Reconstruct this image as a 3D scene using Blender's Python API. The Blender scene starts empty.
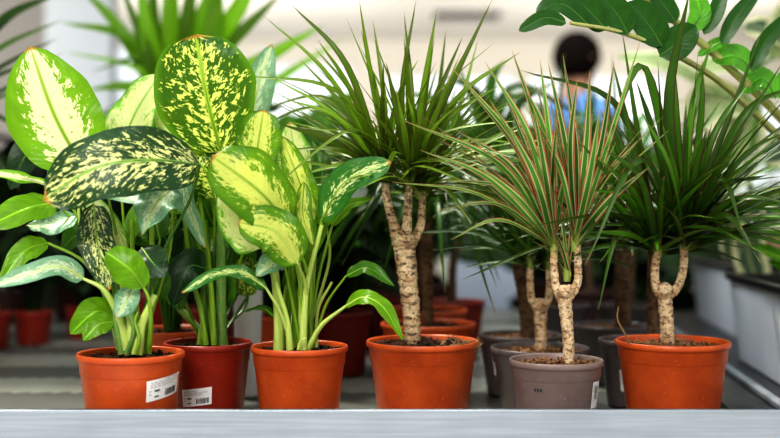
import bpy, math, random
from mathutils import Vector as V, noise as mnoise
R = random.Random(7)
SC = bpy.context.scene
COL = SC.collection
PI = math.pi
F = 1083.0
BENCH = 0.70
CZ = BENCH + 0.316

def P(px, py, Y):
    return V(((px - 390) / F * Y, Y, CZ + (219 - py) / F * Y))

# ------------------------------------------------------------------ materials
class NT:
    def __init__(s, name):
        s.m = bpy.data.materials.new(name); s.m.use_nodes = True
        s.t = s.m.node_tree; s.t.nodes.clear()
        s.out = s.n('ShaderNodeOutputMaterial')
    def n(s, typ, **kw):
        nd = s.t.nodes.new(typ)
        for k, v in kw.items():
            if k.startswith('i_'):
                key = k[2:]
                nd.inputs[int(key) if key.isdigit() else key.replace('_', ' ')].default_value = v
            else: setattr(nd, k, v)
        return nd
    def l(s, a, b): s.t.links.new(a, b)
    def val(s, x, sock):
        if isinstance(x, (int, float)): sock.default_value = x
        else: s.l(x, sock)
    def math(s, op, a, b=None, c=None):
        nd = s.n('ShaderNodeMath', operation=op)
        for i, x in enumerate((a, b, c)):
            if x is not None: s.val(x, nd.inputs[i])
        return nd.outputs[0]
    def mix(s, f, a, b, blend='MIX'):
        nd = s.n('ShaderNodeMix', data_type='RGBA', blend_type=blend)
        s.val(f, nd.inputs[0])
        for x, k in ((a, 6), (b, 7)):
            if isinstance(x, tuple): nd.inputs[k].default_value = (*x, 1)
            else: s.l(x, nd.inputs[k])
        return nd.outputs[2]
    def step(s, x, lo, hi):
        nd = s.n('ShaderNodeMapRange', interpolation_type='SMOOTHSTEP')
        s.val(x, nd.inputs[0]); nd.inputs[1].default_value = lo; nd.inputs[2].default_value = hi
        return nd.outputs[0]
    def noise(s, vec=None, scale=5, detail=3, rough=.5):
        nd = s.n('ShaderNodeTexNoise'); nd.inputs['Scale'].default_value = scale
        nd.inputs['Detail'].default_value = detail; nd.inputs['Roughness'].default_value = rough
        if vec is not None: s.l(vec, nd.inputs['Vector'])
        return nd.outputs[0]
    def objco(s): return s.n('ShaderNodeTexCoord').outputs['Object']
    def comb(s, x, y, z):
        nd = s.n('ShaderNodeCombineXYZ')
        for i, q in enumerate((x, y, z)): s.val(q, nd.inputs[i])
        return nd.outputs[0]
    def bump(s, h, strength=.3, dist=.002):
        nd = s.n('ShaderNodeBump'); nd.inputs['Strength'].default_value = strength
        nd.inputs['Distance'].default_value = dist; s.l(h, nd.inputs['Height']); return nd.outputs[0]
    def bsdf(s, col, rough=.5, metal=0, bump=None, spec=.5, transl=0, tcol=None, coat=0, emis=None):
        b = s.n('ShaderNodeBsdfPrincipled')
        if isinstance(col, tuple): b.inputs['Base Color'].default_value = (*col, 1)
        else: s.l(col, b.inputs['Base Color'])
        s.val(rough, b.inputs['Roughness']); b.inputs['Metallic'].default_value = metal
        b.inputs['Specular IOR Level'].default_value = spec * (.7 if transl else 1)
        b.inputs['Coat Weight'].default_value = coat
        if emis: b.inputs['Emission Color'].default_value = (*emis[0], 1); b.inputs['Emission Strength'].default_value = emis[1]
        if bump is not None: s.l(bump, b.inputs['Normal'])
        o = b.outputs[0]
        if transl:
            t = s.n('ShaderNodeBsdfTranslucent')
            c = tcol if tcol is not None else col
            if isinstance(c, tuple): t.inputs[0].default_value = (*c, 1)
            else: s.l(c, t.inputs[0])
            mx = s.n('ShaderNodeMixShader'); mx.inputs[0].default_value = transl
            s.l(o, mx.inputs[1]); s.l(t.outputs[0], mx.inputs[2]); o = mx.outputs[0]
        s.l(o, s.out.inputs[0]); return s.m

def plain(name, col, rough=.5, metal=0, var=.15, scale=30, spec=.5, bump=0, coat=0):
    t = NT(name); nz = t.noise(t.objco(), scale, 4)
    c = t.mix(nz, tuple(x * (1 - var) for x in col), tuple(min(1, x * (1 + var)) for x in col))
    bp = t.bump(nz, bump, .003) if bump else None
    return t.bsdf(c, rough, metal, bp, spec, coat=coat)

def m_pot(name, col, dark):
    t = NT(name); co = t.objco()
    a = t.noise(co, 18, 5, .6); b = t.noise(co, 260, 2)
    c = t.mix(t.step(a, .3, .75), col, dark)
    c = t.mix(t.math('MULTIPLY', t.step(b, .62, .78), .35), c, tuple(min(1, x * 1.8 + .08) for x in col))
    r = t.math('MULTIPLY_ADD', a, .3, .22)
    return t.bsdf(c, r, bump=t.bump(b, .05, .0005), spec=.5)

def m_dieff(name, dark, light, lo, hi, bias=.5, edge=(.05, .2, .02), transl=.38, mid=(.45, .62, .15), fine=1., rough=.36, slope=.30):
    """Variegated leaf: u across, v along; blotches stretched along the side veins."""
    t = NT(name)
    uv = t.n('ShaderNodeUVMap').outputs[0]
    sp = t.n('ShaderNodeSeparateXYZ'); t.l(uv, sp.inputs[0])
    u, v = sp.outputs[0], sp.outputs[1]
    a = t.math('MULTIPLY', t.math('ABSOLUTE', t.math('SUBTRACT', u, .5)), 2)
    side = t.math('GREATER_THAN', u, .5)
    rnd = t.n('ShaderNodeObjectInfo').outputs['Random']
    z = t.math('ADD', t.math('MULTIPLY', side, 7.3), t.math('MULTIPLY', rnd, 90))
    wz = t.noise(t.comb(t.math('MULTIPLY', v, 9), t.math('MULTIPLY', u, 5), z), 1, 3)
    q = t.math('ADD', t.math('SUBTRACT', v, t.math('MULTIPLY', a, .25)), t.math('MULTIPLY', wz, .09))
    n1 = t.noise(t.comb(t.math('MULTIPLY', q, 15 * fine), t.math('MULTIPLY', a, 5.5), z), 1, 3, .6)
    n2 = t.noise(t.comb(t.math('MULTIPLY', q, 46 * fine), t.math('MULTIPLY', a, 12), z), 1, 2, .6)
    s_ = t.math('ADD', t.math('MULTIPLY', n1, .60), t.math('MULTIPLY', n2, .40))
    # more cream near the midrib, none at the margin
    k = t.math('ADD', s_, t.math('MULTIPLY', t.math('SUBTRACT', bias, a), slope))
    m = t.step(k, lo, hi)
    m = t.math('MULTIPLY', m, t.math('SUBTRACT', 1, t.step(a, .84, .97)))
    n3 = t.noise(t.comb(t.math('MULTIPLY', q, 12), t.math('MULTIPLY', a, 2), z), 1, 2)
    base = t.mix(n3, dark, tuple(min(1, x * 1.9) for x in dark))
    base = t.mix(t.step(a, .8, 1), base, edge)
    lt = t.mix(n3, light, tuple(x * .82 for x in light))
    c = t.mix(m, base, lt)
    c = t.mix(t.math('SUBTRACT', 1, t.step(a, .025, .075)), c, mid)
    c = t.mix(t.math('MULTIPLY', t.step(v, .955, .985), .8), c, (.50, .24, .04))
    vein = t.math('SINE', t.math('MULTIPLY', q, 110))
    hh = t.math('ADD', t.math('MULTIPLY', vein, .22), t.math('MULTIPLY', n1, 2.0))
    bp = t.bump(hh, .35, .0012)
    return t.bsdf(c, rough, bump=bp, spec=.5, transl=transl, tcol=t.mix(.12, c, (.75, .85, .04), 'MIX'))

def m_strap(name, green, edge, e0=.72, stripe=None, tip=(.35, .25, .08), transl=.28, rough=.33):
    t = NT(name)
    sp = t.n('ShaderNodeSeparateXYZ'); t.l(t.n('ShaderNodeUVMap').outputs[0], sp.inputs[0])
    u, v = sp.outputs[0], sp.outputs[1]
    a = t.math('MULTIPLY', t.math('ABSOLUTE', t.math('SUBTRACT', u, .5)), 2)
    at = t.n('ShaderNodeAttribute', attribute_name='rnd').outputs['Fac']
    c = t.mix(t.math('POWER', at, 1.6), tuple(x * .35 for x in green), tuple(min(1, x * 2.3) for x in green))
    nz = t.noise(t.comb(t.math('MULTIPLY', u, 14), t.math('MULTIPLY', v, 2), t.math('MULTIPLY', at, 60)), 1, 2)
    c = t.mix(t.math('MULTIPLY', nz, .5), c, tuple(min(1, x * 1.9) for x in green))
    if stripe:
        m = t.math('MULTIPLY', t.step(a, .46, .54), t.math('SUBTRACT', 1, t.step(a, .66, .74)))
        c = t.mix(t.math('MULTIPLY', m, .85), c, stripe)
    c = t.mix(t.step(a, e0, e0 + .14), c, edge)
    c = t.mix(t.math('SUBTRACT', 1, t.step(v, .0, .12)), c, (.45, .55, .16))
    c = t.mix(t.step(v, .93, 1.), c, tip)
    bp = t.bump(t.math('SINE', t.math('MULTIPLY', u, 60)), .12, .0005)
    return t.bsdf(c, rough, bump=bp, transl=transl)

def m_plainleaf(name, col, transl=.25, rough=.3, mid=None, edge=None, e0=.7):
    t = NT(name)
    sp = t.n('ShaderNodeSeparateXYZ'); t.l(t.n('ShaderNodeUVMap').outputs[0], sp.inputs[0])
    u, v = sp.outputs[0], sp.outputs[1]
    a = t.math('MULTIPLY', t.math('ABSOLUTE', t.math('SUBTRACT', u, .5)), 2)
    q = t.math('SUBTRACT', v, t.math('MULTIPLY', a, .25))
    rnd = t.n('ShaderNodeObjectInfo').outputs['Random']
    nz = t.noise(t.comb(t.math('MULTIPLY', q, 14), t.math('MULTIPLY', u, 4), t.math('MULTIPLY', rnd, 50)), 1, 3)
    c = t.mix(nz, tuple(x * .65 for x in col), tuple(min(1, x * 1.5) for x in col))
    if edge:
        w = t.math('ADD', a, t.math('MULTIPLY', nz, .35))
        c = t.mix(t.step(w, e0 + .15, e0 + .22), c, edge)
    c = t.mix(t.math('SUBTRACT', 1, t.step(a, .03, .09)), c, mid or tuple(min(1, x * 2.2) for x in col))
    bp = t.bump(t.math('SINE', t.math('MULTIPLY', q, 60)), .07, .001)
    return t.bsdf(c, rough, bump=bp, transl=transl)

def m_trunk(name, light, mid, dark, ring=1.):
    t = NT(name)
    sp = t.n('ShaderNodeSeparateXYZ'); t.l(t.n('ShaderNodeUVMap').outputs[0], sp.inputs[0])
    u, v = sp.outputs[0], sp.outputs[1]          # v in metres along the cane
    co = t.objco()
    n = t.noise(co, 60, 4, .6); n2 = t.noise(co, 220, 3, .6)
    ang = t.math('MULTIPLY', t.math('SINE', t.math('MULTIPLY', u, 2 * PI)), .18)
    ph = t.math('ADD', t.math('MULTIPLY', v, 85 * ring), t.math('ADD', ang, t.math('MULTIPLY', n, 1.5)))
    fr = t.math('FRACT', ph)
    rg = t.math('MULTIPLY', t.step(fr, .0, .10), t.math('SUBTRACT', 1, t.step(fr, .8, 1.)))
    c = t.mix(t.step(n, .38, .66), light, mid)
    c = t.mix(t.math('MULTIPLY', t.step(n2, .52, .68), .75), c, dark)
    c = t.mix(t.math('MULTIPLY', t.math('MULTIPLY', t.math('SUBTRACT', 1, rg), t.step(n, .35, .6)), .8), c, tuple(x * 1.6 for x in dark))
    n5 = t.noise(t.comb(t.math('MULTIPLY', u, 5), t.math('MULTIPLY', v, 110), 0.), 1, 3)
    c = t.mix(t.math('MULTIPLY', t.step(n5, .55, .63), .8), c, tuple(x * 2 for x in dark))
    h = t.math('ADD', t.math('MULTIPLY', fr, .6), t.math('MULTIPLY', n2, .6))
    return t.bsdf(c, .8, bump=t.bump(h, .9, .003), spec=.2)

def m_soil(name, a, b):
    t = NT(name); co = t.objco(); n = t.noise(co, 170, 4, .7); n2 = t.noise(co, 700, 2)
    c = t.mix(t.step(n, .35, .7), a, b); c = t.mix(t.math('MULTIPLY', t.step(n2, .6, .7), .5), c, tuple(x * 2.5 for x in b))
    return t.bsdf(c, .95, bump=t.bump(n, 1., .004), spec=.1)

def m_stem(name, a, b, rings=0, transl=.0):
    t = NT(name)
    sp = t.n('ShaderNodeSeparateXYZ'); t.l(t.n('ShaderNodeUVMap').outputs[0], sp.inputs[0])
    n = t.noise(t.comb(t.math('MULTIPLY', sp.outputs[0], 8), t.math('MULTIPLY', sp.outputs[1], 40), 0.), 1, 3)
    c = t.mix(t.step(n, .3, .7), a, b)
    if rings:
        fr = t.math('FRACT', t.math('MULTIPLY', sp.outputs[1], rings))
        c = t.mix(t.math('MULTIPLY', t.math('SUBTRACT', 1, t.step(fr, .0, .13)), .8), c, (.30, .26, .10))
    return t.bsdf(c, .35, transl=transl)

M = {}
M['terra'] = m_pot('terracotta_plastic', (.62, .118, .024), (.46, .075, .016))
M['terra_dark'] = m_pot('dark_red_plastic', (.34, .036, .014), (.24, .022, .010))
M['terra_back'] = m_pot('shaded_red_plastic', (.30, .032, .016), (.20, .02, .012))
M['far_pot'] = m_pot('shade_darkened_plastic', (.06, .02, .015), (.04, .012, .01))  # back-row shade put into the pot colour so these pots recede
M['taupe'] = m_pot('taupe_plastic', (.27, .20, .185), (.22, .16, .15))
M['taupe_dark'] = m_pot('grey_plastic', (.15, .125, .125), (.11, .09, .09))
M['soil'] = m_soil('dark_soil', (.015, .009, .006), (.11, .06, .035))
M['soil_dry'] = m_soil('dry_soil', (.09, .045, .022), (.32, .18, .10))
M['root'] = plain('dry_root', (.33, .2, .1), .8)
M['d_white'] = m_dieff('leaf_cream_green_margin', (.12, .27, .012), (.86, .84, .50), .52, .575, bias=.62, edge=(.14, .34, .015), mid=(.36, .52, .08), slope=.42)
M['d_dark'] = m_dieff('leaf_dark_mottled', (.010, .040, .008), (.72, .74, .30), .53, .57, bias=.62, edge=(.010, .05, .014), transl=.12, mid=(.24, .38, .08), fine=1.35, slope=.10)
M['d_green'] = m_dieff('leaf_green_yellow_mottled', (.022, .085, .004), (.76, .84, .20), .53, .57, bias=.62, edge=(.09, .24, .012), transl=.30, mid=(.32, .48, .05), fine=1.25, slope=.10)
M['d_yellow'] = m_dieff('leaf_yellow_center', (.08, .19, .008), (.74, .80, .20), .46, .60, bias=.58, edge=(.08, .20, .01), mid=(.38, .52, .08), fine=.7, slope=.40, transl=.42)
M['d_pale'] = m_dieff('leaf_pale_yellow', (.13, .32, .03), (.78, .84, .38), .40, .56, bias=.75, edge=(.12, .32, .03), mid=(.35, .55, .12), fine=.7)
M['d_stripe'] = m_dieff('leaf_center_stripe', (.03, .13, .02), (.74, .80, .38), .50, .56, bias=.33, edge=(.03, .14, .03), mid=(.4, .6, .2), fine=.8, transl=.22)
M['d_silver'] = m_dieff('leaf_silvery', (.13, .25, .15), (.60, .70, .48), .50, .60, bias=.5, edge=(.16, .30, .2), transl=.2)
M['l_green'] = m_plainleaf('leaf_bright_green', (.16, .34, .014), .4)
M['l_mid'] = m_plainleaf('leaf_mid_green', (.06, .16, .012), .3)
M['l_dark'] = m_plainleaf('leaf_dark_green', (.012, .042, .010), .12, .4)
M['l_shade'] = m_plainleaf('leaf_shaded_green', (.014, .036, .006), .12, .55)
M['l_zz'] = m_plainleaf('leaf_glossy_dark', (.020, .085, .008), .2, .30, mid=(.03, .12, .015))
M['l_zzlight'] = m_plainleaf('leaf_glossy_light', (.10, .30, .03), .4, .2)
M['l_rubber'] = m_plainleaf('leaf_rubber_variegated', (.06, .11, .06), .25, .35, edge=(.62, .62, .36), e0=.62, mid=(.4, .42, .2))
M['l_rubber_pale'] = m_plainleaf('leaf_rubber_pale', (.30, .38, .17), .4, .4, edge=(.66, .66, .42), e0=.72, mid=(.5, .52, .3))
M['s_marg'] = m_strap('blade_green_purple_edge', (.098, .178, .012), (.16, .045, .035), .80)
M['s_dark'] = m_strap('blade_dark_green_purple_edge', (.042, .108, .008), (.08, .018, .022), .76, transl=.2)
M['s_tri'] = m_strap('blade_tricolour', (.055, .15, .022), (.62, .12, .10), .78, stripe=(.62, .62, .34), tip=(.45, .3, .12), transl=.35)
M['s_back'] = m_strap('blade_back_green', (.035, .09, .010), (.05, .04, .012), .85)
M['s_broad'] = m_strap('blade_broad_bright', (.14, .30, .012), (.16, .34, .02), .8, tip=(.2, .4, .05), transl=.42)
M['trunk'] = m_trunk('cane_bark', (.70, .55, .36), (.50, .34, .20), (.05, .032, .025))
M['trunk_p'] = m_trunk('cane_bark_pale', (.76, .60, .40), (.55, .36, .20), (.10, .06, .04), 1.2)
M['trunk_b'] = m_trunk('cane_bark_brown', (.26, .17, .10), (.15, .09, .05), (.03, .02, .02))
M['stem_g'] = m_stem('stem_green', (.14, .29, .02), (.30, .44, .05))
M['stem_p'] = m_stem('stem_pale', (.50, .58, .18), (.36, .50, .10))
M['stem_cane'] = m_stem('stem_cane', (.10, .22, .05), (.20, .33, .09), 42)
M['stem_d'] = m_stem('stem_dark', (.05, .14, .02), (.09, .2, .03))
M['stem_zz'] = m_stem('stem_tan_green', (.42, .42, .16), (.30, .33, .10), 26)
M['white_paper'] = plain('white_sticker', (.80, .80, .80), .5, var=.03)
M['print'] = plain('printing_ink', (.06, .06, .06), .6)
M['print_grey'] = plain('printing_ink_grey', (.42, .42, .42), .6)

# ------------------------------------------------------------------ mesh helpers
class MB:
    def __init__(s): s.v = []; s.f = []; s.uv = []; s.r = []; s.mi = []
    def add(s, vs, fs, uvs, r=0., mi=0):
        o = len(s.v); s.v += [tuple(x) for x in vs]; s.uv += uvs; s.r += [r] * len(vs)
        s.f += [tuple(o + i for i in f) for f in fs]; s.mi += [mi] * len(fs)
    def grid(s, rows, uvs, r=0., close=False, mi=0):
        n = len(rows[0]); vs = [p for row in rows for p in row]; uv = [p for row in uvs for p in row]; fs = []
        for i in range(len(rows) - 1):
            for j in range(n - 1): fs.append((i * n + j, i * n + j + 1, (i + 1) * n + j + 1, (i + 1) * n + j))
        s.add(vs, fs, uv, r, mi)
    def tube(s, pts, rads, seg=8, jit=0, cap=True, r=0., mi=0, squash=1):
        pts = [V(p) for p in pts]; rows = []; uvs = []; L = 0; nrm = None
        for i, p in enumerate(pts):
            t = (pts[min(i + 1, len(pts) - 1)] - pts[max(i - 1, 0)])
            t = t.normalized() if t.length > 1e-9 else V((0, 0, 1))
            if nrm is None:
                nrm = V((0, -1, 0)) if abs(t.y) < .9 else V((1, 0, 0))
            nrm = (nrm - t * nrm.dot(t)).normalized(); b = t.cross(nrm)
            if i: L += (p - pts[i - 1]).length
            rr = rads[i] if isinstance(rads, (list, tuple)) else rads
            rows.append([p + (nrm * math.cos(a) * squash + b * math.sin(a)) * rr * (1 + R.uniform(-jit, jit)) for a in [2 * PI * k / seg for k in range(seg)]])
            rows[-1].append(rows[-1][0]); uvs.append([(k / seg, L) for k in range(seg + 1)])
        s.grid(rows, uvs, r, mi=mi)
        if cap:
            for row, c in ((rows[0], pts[0]), (rows[-1], pts[-1])):
                s.add([c] + row, [(0, k, k + 1) for k in range(1, seg + 1)], [(0, L)] * (seg + 2), r, mi)
    def box(s, c, d, rot=0, mi=0, r=0.):
        cx, cy, cz = c; x, y, z = d[0] / 2, d[1] / 2, d[2] / 2; vs = []
        for sx, sy, sz in ((-1,-1,-1),(1,-1,-1),(1,1,-1),(-1,1,-1),(-1,-1,1),(1,-1,1),(1,1,1),(-1,1,1)):
            a, b = sx * x, sy * y
            vs.append((cx + a * math.cos(rot) - b * math.sin(rot), cy + a * math.sin(rot) + b * math.cos(rot), cz + sz * z))
        s.add(vs, [(3,2,1,0),(4,5,6,7),(0,1,5,4),(1,2,6,5),(2,3,7,6),(3,0,4,7)], [(0, 0)] * 8, r, mi)
    def lathe(s, prof, seg=48, c=(0, 0, 0), mi=0):
        rows = []; uvs = []
        for i, (r_, z) in enumerate(prof):
            rows.append([(c[0] + r_ * math.cos(2 * PI * k / seg), c[1] + r_ * math.sin(2 * PI * k / seg), c[2] + z) for k in range(seg + 1)])
            uvs.append([(k / seg, i / len(prof)) for k in range(seg + 1)])
        s.grid(rows, uvs, mi=mi)
    def build(s, name, mat, parent=None, smooth=True, merge=True, bevel=0, loc=None):
        me = bpy.data.meshes.new(name); me.from_pydata(s.v, [], s.f)
        ul = me.uv_layers.new(name='UVMap')
        for lp in me.loops: ul.data[lp.index].uv = s.uv[lp.vertex_index]
        at = me.attributes.new('rnd', 'FLOAT', 'POINT'); at.data.foreach_set('value', s.r)
        for m in (mat if isinstance(mat, (list, tuple)) else [mat]): me.materials.append(m)
        me.polygons.foreach_set('material_index', s.mi)
        if smooth: me.polygons.foreach_set('use_smooth', [True] * len(me.polygons))
        o = bpy.data.objects.new(name, me); COL.objects.link(o)
        if parent is not None:
            o.parent = parent
        if loc is not None: o.location = loc
        if bevel:
            b = o.modifiers.new('bevel', 'BEVEL'); b.width = bevel; b.segments = 2; b.limit_method = 'ANGLE'
        return o

def rel(o, root):
    """world-space mesh -> under root that stands at its own location"""
    m = o.data; off = root.matrix_world.translation if root.parent else root.location
    for v in m.vertices: v.co -= off
    return o

def tag(o, label=None, cat=None, group=None, kind=None):
    if label: o['label'] = label
    if cat: o['category'] = cat
    if group: o['group'] = group
    if kind: o['kind'] = kind
    return o

def thing(name, label, cat, loc, group=None, rz=0):
    o = bpy.data.objects.new(name, None); COL.objects.link(o); o.location = loc; o.rotation_euler = (0, 0, rz)
    o.empty_display_size = .05
    return tag(o, label, cat, group)

def copy_tree(o, parent=None):
    c = o.copy(); COL.objects.link(c); c.parent = parent
    for ch in list(o.children): copy_tree(ch, c)
    return c

def bez(pts, n):
    """Catmull-Rom through points"""
    pts = [V(p) for p in pts]
    if len(pts) == 2: return [pts[0].lerp(pts[1], i / n) for i in range(n + 1)]
    ext = [pts[0] * 2 - pts[1]] + pts + [pts[-1] * 2 - pts[-2]]
    out = []; k = len(pts) - 1
    for i in range(n + 1):
        t = i / n * k; j = min(int(t), k - 1); t -= j
        a, b, c, d = ext[j:j + 4]
        out.append(.5 * ((2 * b) + (c - a) * t + (2 * a - 5 * b + 4 * c - d) * t * t + (3 * b - a - 3 * c + d) * t ** 3))
    return out

def blade(mb, pts, width, nrm, fold=.15, wave=.0, curl=0., seg=18, across=8, bp=.5, tp=.7, r=0., seed=None, twist=0.):
    """Broad leaf: spine through pts (base to tip), full width, face normal nrm."""
    sp = bez(pts, seg); nrm = V(nrm).normalized(); seed = R.random() * 50 if seed is None else seed
    vm = bp / (bp + tp); mx = vm ** bp * (1 - vm) ** tp
    rows = []; uvs = []
    for i, p in enumerate(sp):
        v = i / seg
        t = (sp[min(i + 1, seg)] - sp[max(i - 1, 0)]).normalized()
        n = (nrm - t * nrm.dot(t)).normalized(); w = t.cross(n)
        if twist:
            a = twist * (v - .5); n, w = n * math.cos(a) + w * math.sin(a), w * math.cos(a) - n * math.sin(a)
        hw = max(.0006, width / 2 * (max(v, .0) ** bp) * ((1 - v) ** tp) / mx)
        row = []; uv = []
        for j in range(across + 1):
            s = -1 + 2 * j / across
            e = abs(s)
            off = n * (fold * e * hw - curl * e * e * hw)
            off += n * (wave * width * (e ** 1.5) * mnoise.noise(V((v * 5 + seed, s * 1.2, seed))))
            row.append(p + w * s * hw + off + w * (s * wave * .35 * width * mnoise.noise(V((v * 4, seed, s)))) * (v * (1 - v) * 4))
            uv.append((.5 + s / 2, v))
        rows.append(row); uvs.append(uv)
    mb.grid(rows, uvs, r)

def strap(mb, a, b, w, arch=.15, nrm=None, seg=9, r=None, mid=None, seed=0):
    """Long narrow blade from a to b with an arched spine."""
    a = V(a); b = V(b); L = (b - a).length
    c = mid if mid is not None else a.lerp(b, .5) + V((0, 0, 1)) * arch * L
    if mid is not None: sp = bez([a, c, b], seg)
    else: sp = [a * (1 - t) ** 2 + c * 2 * t * (1 - t) + b * t * t for t in [i / seg for i in range(seg + 1)]]
    nrm = V(nrm) if nrm is not None else V((R.uniform(-.5, .5), -1, R.uniform(0, 1)))
    rows = []; uvs = []; r = R.random() if r is None else r
    for i, p in enumerate(sp):
        v = i / seg; t = (sp[min(i + 1, seg)] - sp[max(i - 1, 0)]).normalized()
        n = nrm - t * nrm.dot(t)
        n = n.normalized() if n.length > 1e-4 else V((1, 0, 0)); x = t.cross(n)
        hw = w / 2 * (min(1, .75 + v * 1.2) if v < .3 else 1) * (1 - max(0, (v - .35) / .65) ** 1.7) + .0002
        rows.append([p - x * hw + n * hw * .35, p - x * hw * .45 + n * hw * .1, p - n * 0, p + x * hw * .45 + n * hw * .1, p + x * hw + n * hw * .35]); uvs.append([(0, v), (.275, v), (.5, v), (.725, v), (1, v)])
    mb.grid(rows, uvs, r)

# ------------------------------------------------------------------ pots
def pot_profile(r, h):
    return [(0, .002), (r * .73, .002), (r * .755, .0), (r * .77, .004), (r * .915, h * .76), (r * .926, h * .772), (r * .935, h * .78), (r * .955, h - .011), (r * .97, h - .0095),
            (r * .995, h - .008), (r, h - .005), (r * .998, h - .0015), (r * .985, h), (r * .955, h), (r * .94, h - .002), (r * .915, h - .012), (r * .90, h * .74)]

def pot_r(r, h, z):
    pr = pot_profile(r, h)[3:10]
    for (r0, z0), (r1, z1) in zip(pr, pr[1:]):
        if z0 <= z <= z1: return r0 + (r1 - r0) * (z - z0) / max(1e-6, z1 - z0)
    return r

def add_pot(root, r, h, mat, soil='soil', rough_soil=.004, name='pot'):
    mb = MB(); mb.lathe(pot_profile(r, h), 64); o = mb.build(name, M[mat], root)
    mb = MB(); seg = 40; rows = []; uvs = []; sd = R.random() * 100
    for i in range(13):
        q = i / 12; rr = r * .915 * q
        rows.append([(rr * math.cos(2 * PI * k / seg), rr * math.sin(2 * PI * k / seg),
                      h - .012 + .008 * (1 - q) + rough_soil * 1.6 * mnoise.noise(V((rr * math.cos(2 * PI * (k % seg) / seg) * 60 + sd, rr * math.sin(2 * PI * (k % seg) / seg) * 60, sd)))) for k in range(seg + 1)])
        uvs.append([(0, 0)] * (seg + 1))
    mb.grid(rows, uvs)
    for _ in range(150):
        a = R.uniform(0, 2 * PI); q = r * .88 * math.sqrt(R.random()); s = R.uniform(.0012, .0038)
        c = V((q * math.cos(a), q * math.sin(a), h - .0105 + .006 * (1 - q / r) + s * .5))
        ax = V((R.uniform(-1, 1), R.uniform(-1, 1), R.uniform(-.3, .6))).normalized() * s * R.uniform(1, 2.2)
        mb.tube([c - ax, c, c + ax], [s * .4, s, s * .3], 5, .3)
    mb.build('soil', M[soil], root)
    return o

def sticker(root, r, h, a0, a1, z0, z1, tilt=0., style='land', name='price_sticker'):
    """Paper label lying on the pot wall; angles in degrees, -90 faces the camera. tilt = rise over its length."""
    def pt(u, v, off):
        a = math.radians(a0 + (a1 - a0) * u); z = z0 + (z1 - z0) * v + tilt * (u - .5)
        q = pot_r(r, h, z) + off; return (q * math.cos(a), q * math.sin(a), z)
    def patch(mb, u0, u1, v0, v1, off, n=8):
        rows = []; uvs = []
        for j in range(13):
            v = v0 + (v1 - v0) * j / 12
            rows.append([pt(u0 + (u1 - u0) * i / n, v, off) for i in range(n + 1)]); uvs.append([(0, 0)] * (n + 1))
        mb.grid(rows, uvs)
    mb = MB(); patch(mb, 0, 1, 0, 1, .0008, 14); st = mb.build(name, M['white_paper'], root)
    st['label'] = 'white printed price sticker'
    mb = MB()
    if style == 'land':
        u = .50
        while u < .88:
            w = R.choice((.01, .018, .026)); patch(mb, u, u + w, .12, .42, .0014, 1); u += w + R.choice((.010, .016))
        patch(mb, .2, .34, .42, .5, .0014, 2); patch(mb, .2, .32, .16, .22, .0014, 2)
    else:
        v = .35
        while v < .8:
            w = R.choice((.01, .018, .026)); patch(mb, .25, .7, v, v + w, .0014, 2); v += w + R.choice((.012, .02))
    mb.build('barcode', M['print'], st)
    mb = MB()
    for k, vv in enumerate((.84, .74, .64)):
        u = .1
        while u < (.55, .85, .7)[k]:
            w = R.uniform(.04, .12); patch(mb, u, u + w, vv, vv + .04, .0014, 2); u += w + .03
    for vv in (.45, .3): patch(mb, .06, .12, vv, vv + .05, .0014, 1)
    mb.build('printed_text', M['print_grey'], st)

def lump(mb, c, r, n=7):
    c = V(c); pts = [c + V((0, 0, r * math.cos(PI * i / n) * .9)) for i in range(n + 1)][::-1]
    mb.tube(pts, [max(.0004, r * math.sin(PI * i / n)) for i in range(n + 1)], 10, .12, cap=False)

# ------------------------------------------------------------------ broad-leaved plants
def stem_child(root, pts, r0, r1, mat, name='stem', n=14, parent=None):
    mb = MB(); sp = bez(pts, n)
    if mat == 'stem_cane':
        rad = [r0 + (r1 - r0) * i / n + (.0006 if i % 3 == 0 else 0) for i in range(n + 1)]
    else: rad = [r0 + (r1 - r0) * i / n for i in range(n + 1)]
    mb.tube(sp, rad, 10, .02)
    return rel(mb.build(name, M[mat], parent or root), root)

def leaf_child(root, pts, wpx, nrm, mat, pet=None, pm='stem_g', pr=(.0028, .0018), fold=.15, wave=.08, curl=.0, bp=.5, tp=.7, twist=0., label=None, inset=1):
    """pts = [(px,py,Y)...] base to tip; pet = petiole from the stem to the blade base"""
    W = [P(*p) for p in pts]; Y = sum(p[2] for p in pts) / len(pts)
    mb = MB(); blade(mb, W, wpx / F * Y, nrm, fold, wave * 1.6, curl, bp=bp, tp=tp, twist=twist)
    # the midrib stands out on the back as a fine ridge
    o = rel(mb.build('leaf', M[mat], root), root)
    if label: o['label'] = label
    sp = bez(W, 10)[:9]; mb = MB(); nn = V(nrm).normalized()
    mb.tube([p - nn * .0006 for p in sp], [pr[1] * .8 * (1 - i / 9) + .0003 for i in range(9)], 6)
    rel(mb.build('midrib', M[pm], o), root)
    if pet:
        stem = [P(*p) for p in pet] + [W[0]]
        mb = MB(); s = bez(stem, 14); mb.tube(s, [pr[0] + (pr[1] - pr[0]) * i / 14 for i in range(15)], 8)
        rel(mb.build('petiole', M[pm], o), root)
    return o

CAM = (0, -1, .15)
def root_at(name, px, Y, label, cat='potted plant', group=None):
    return thing(name, label, cat, ((px - 390) / F * Y, Y, BENCH + .0015), group)

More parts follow.
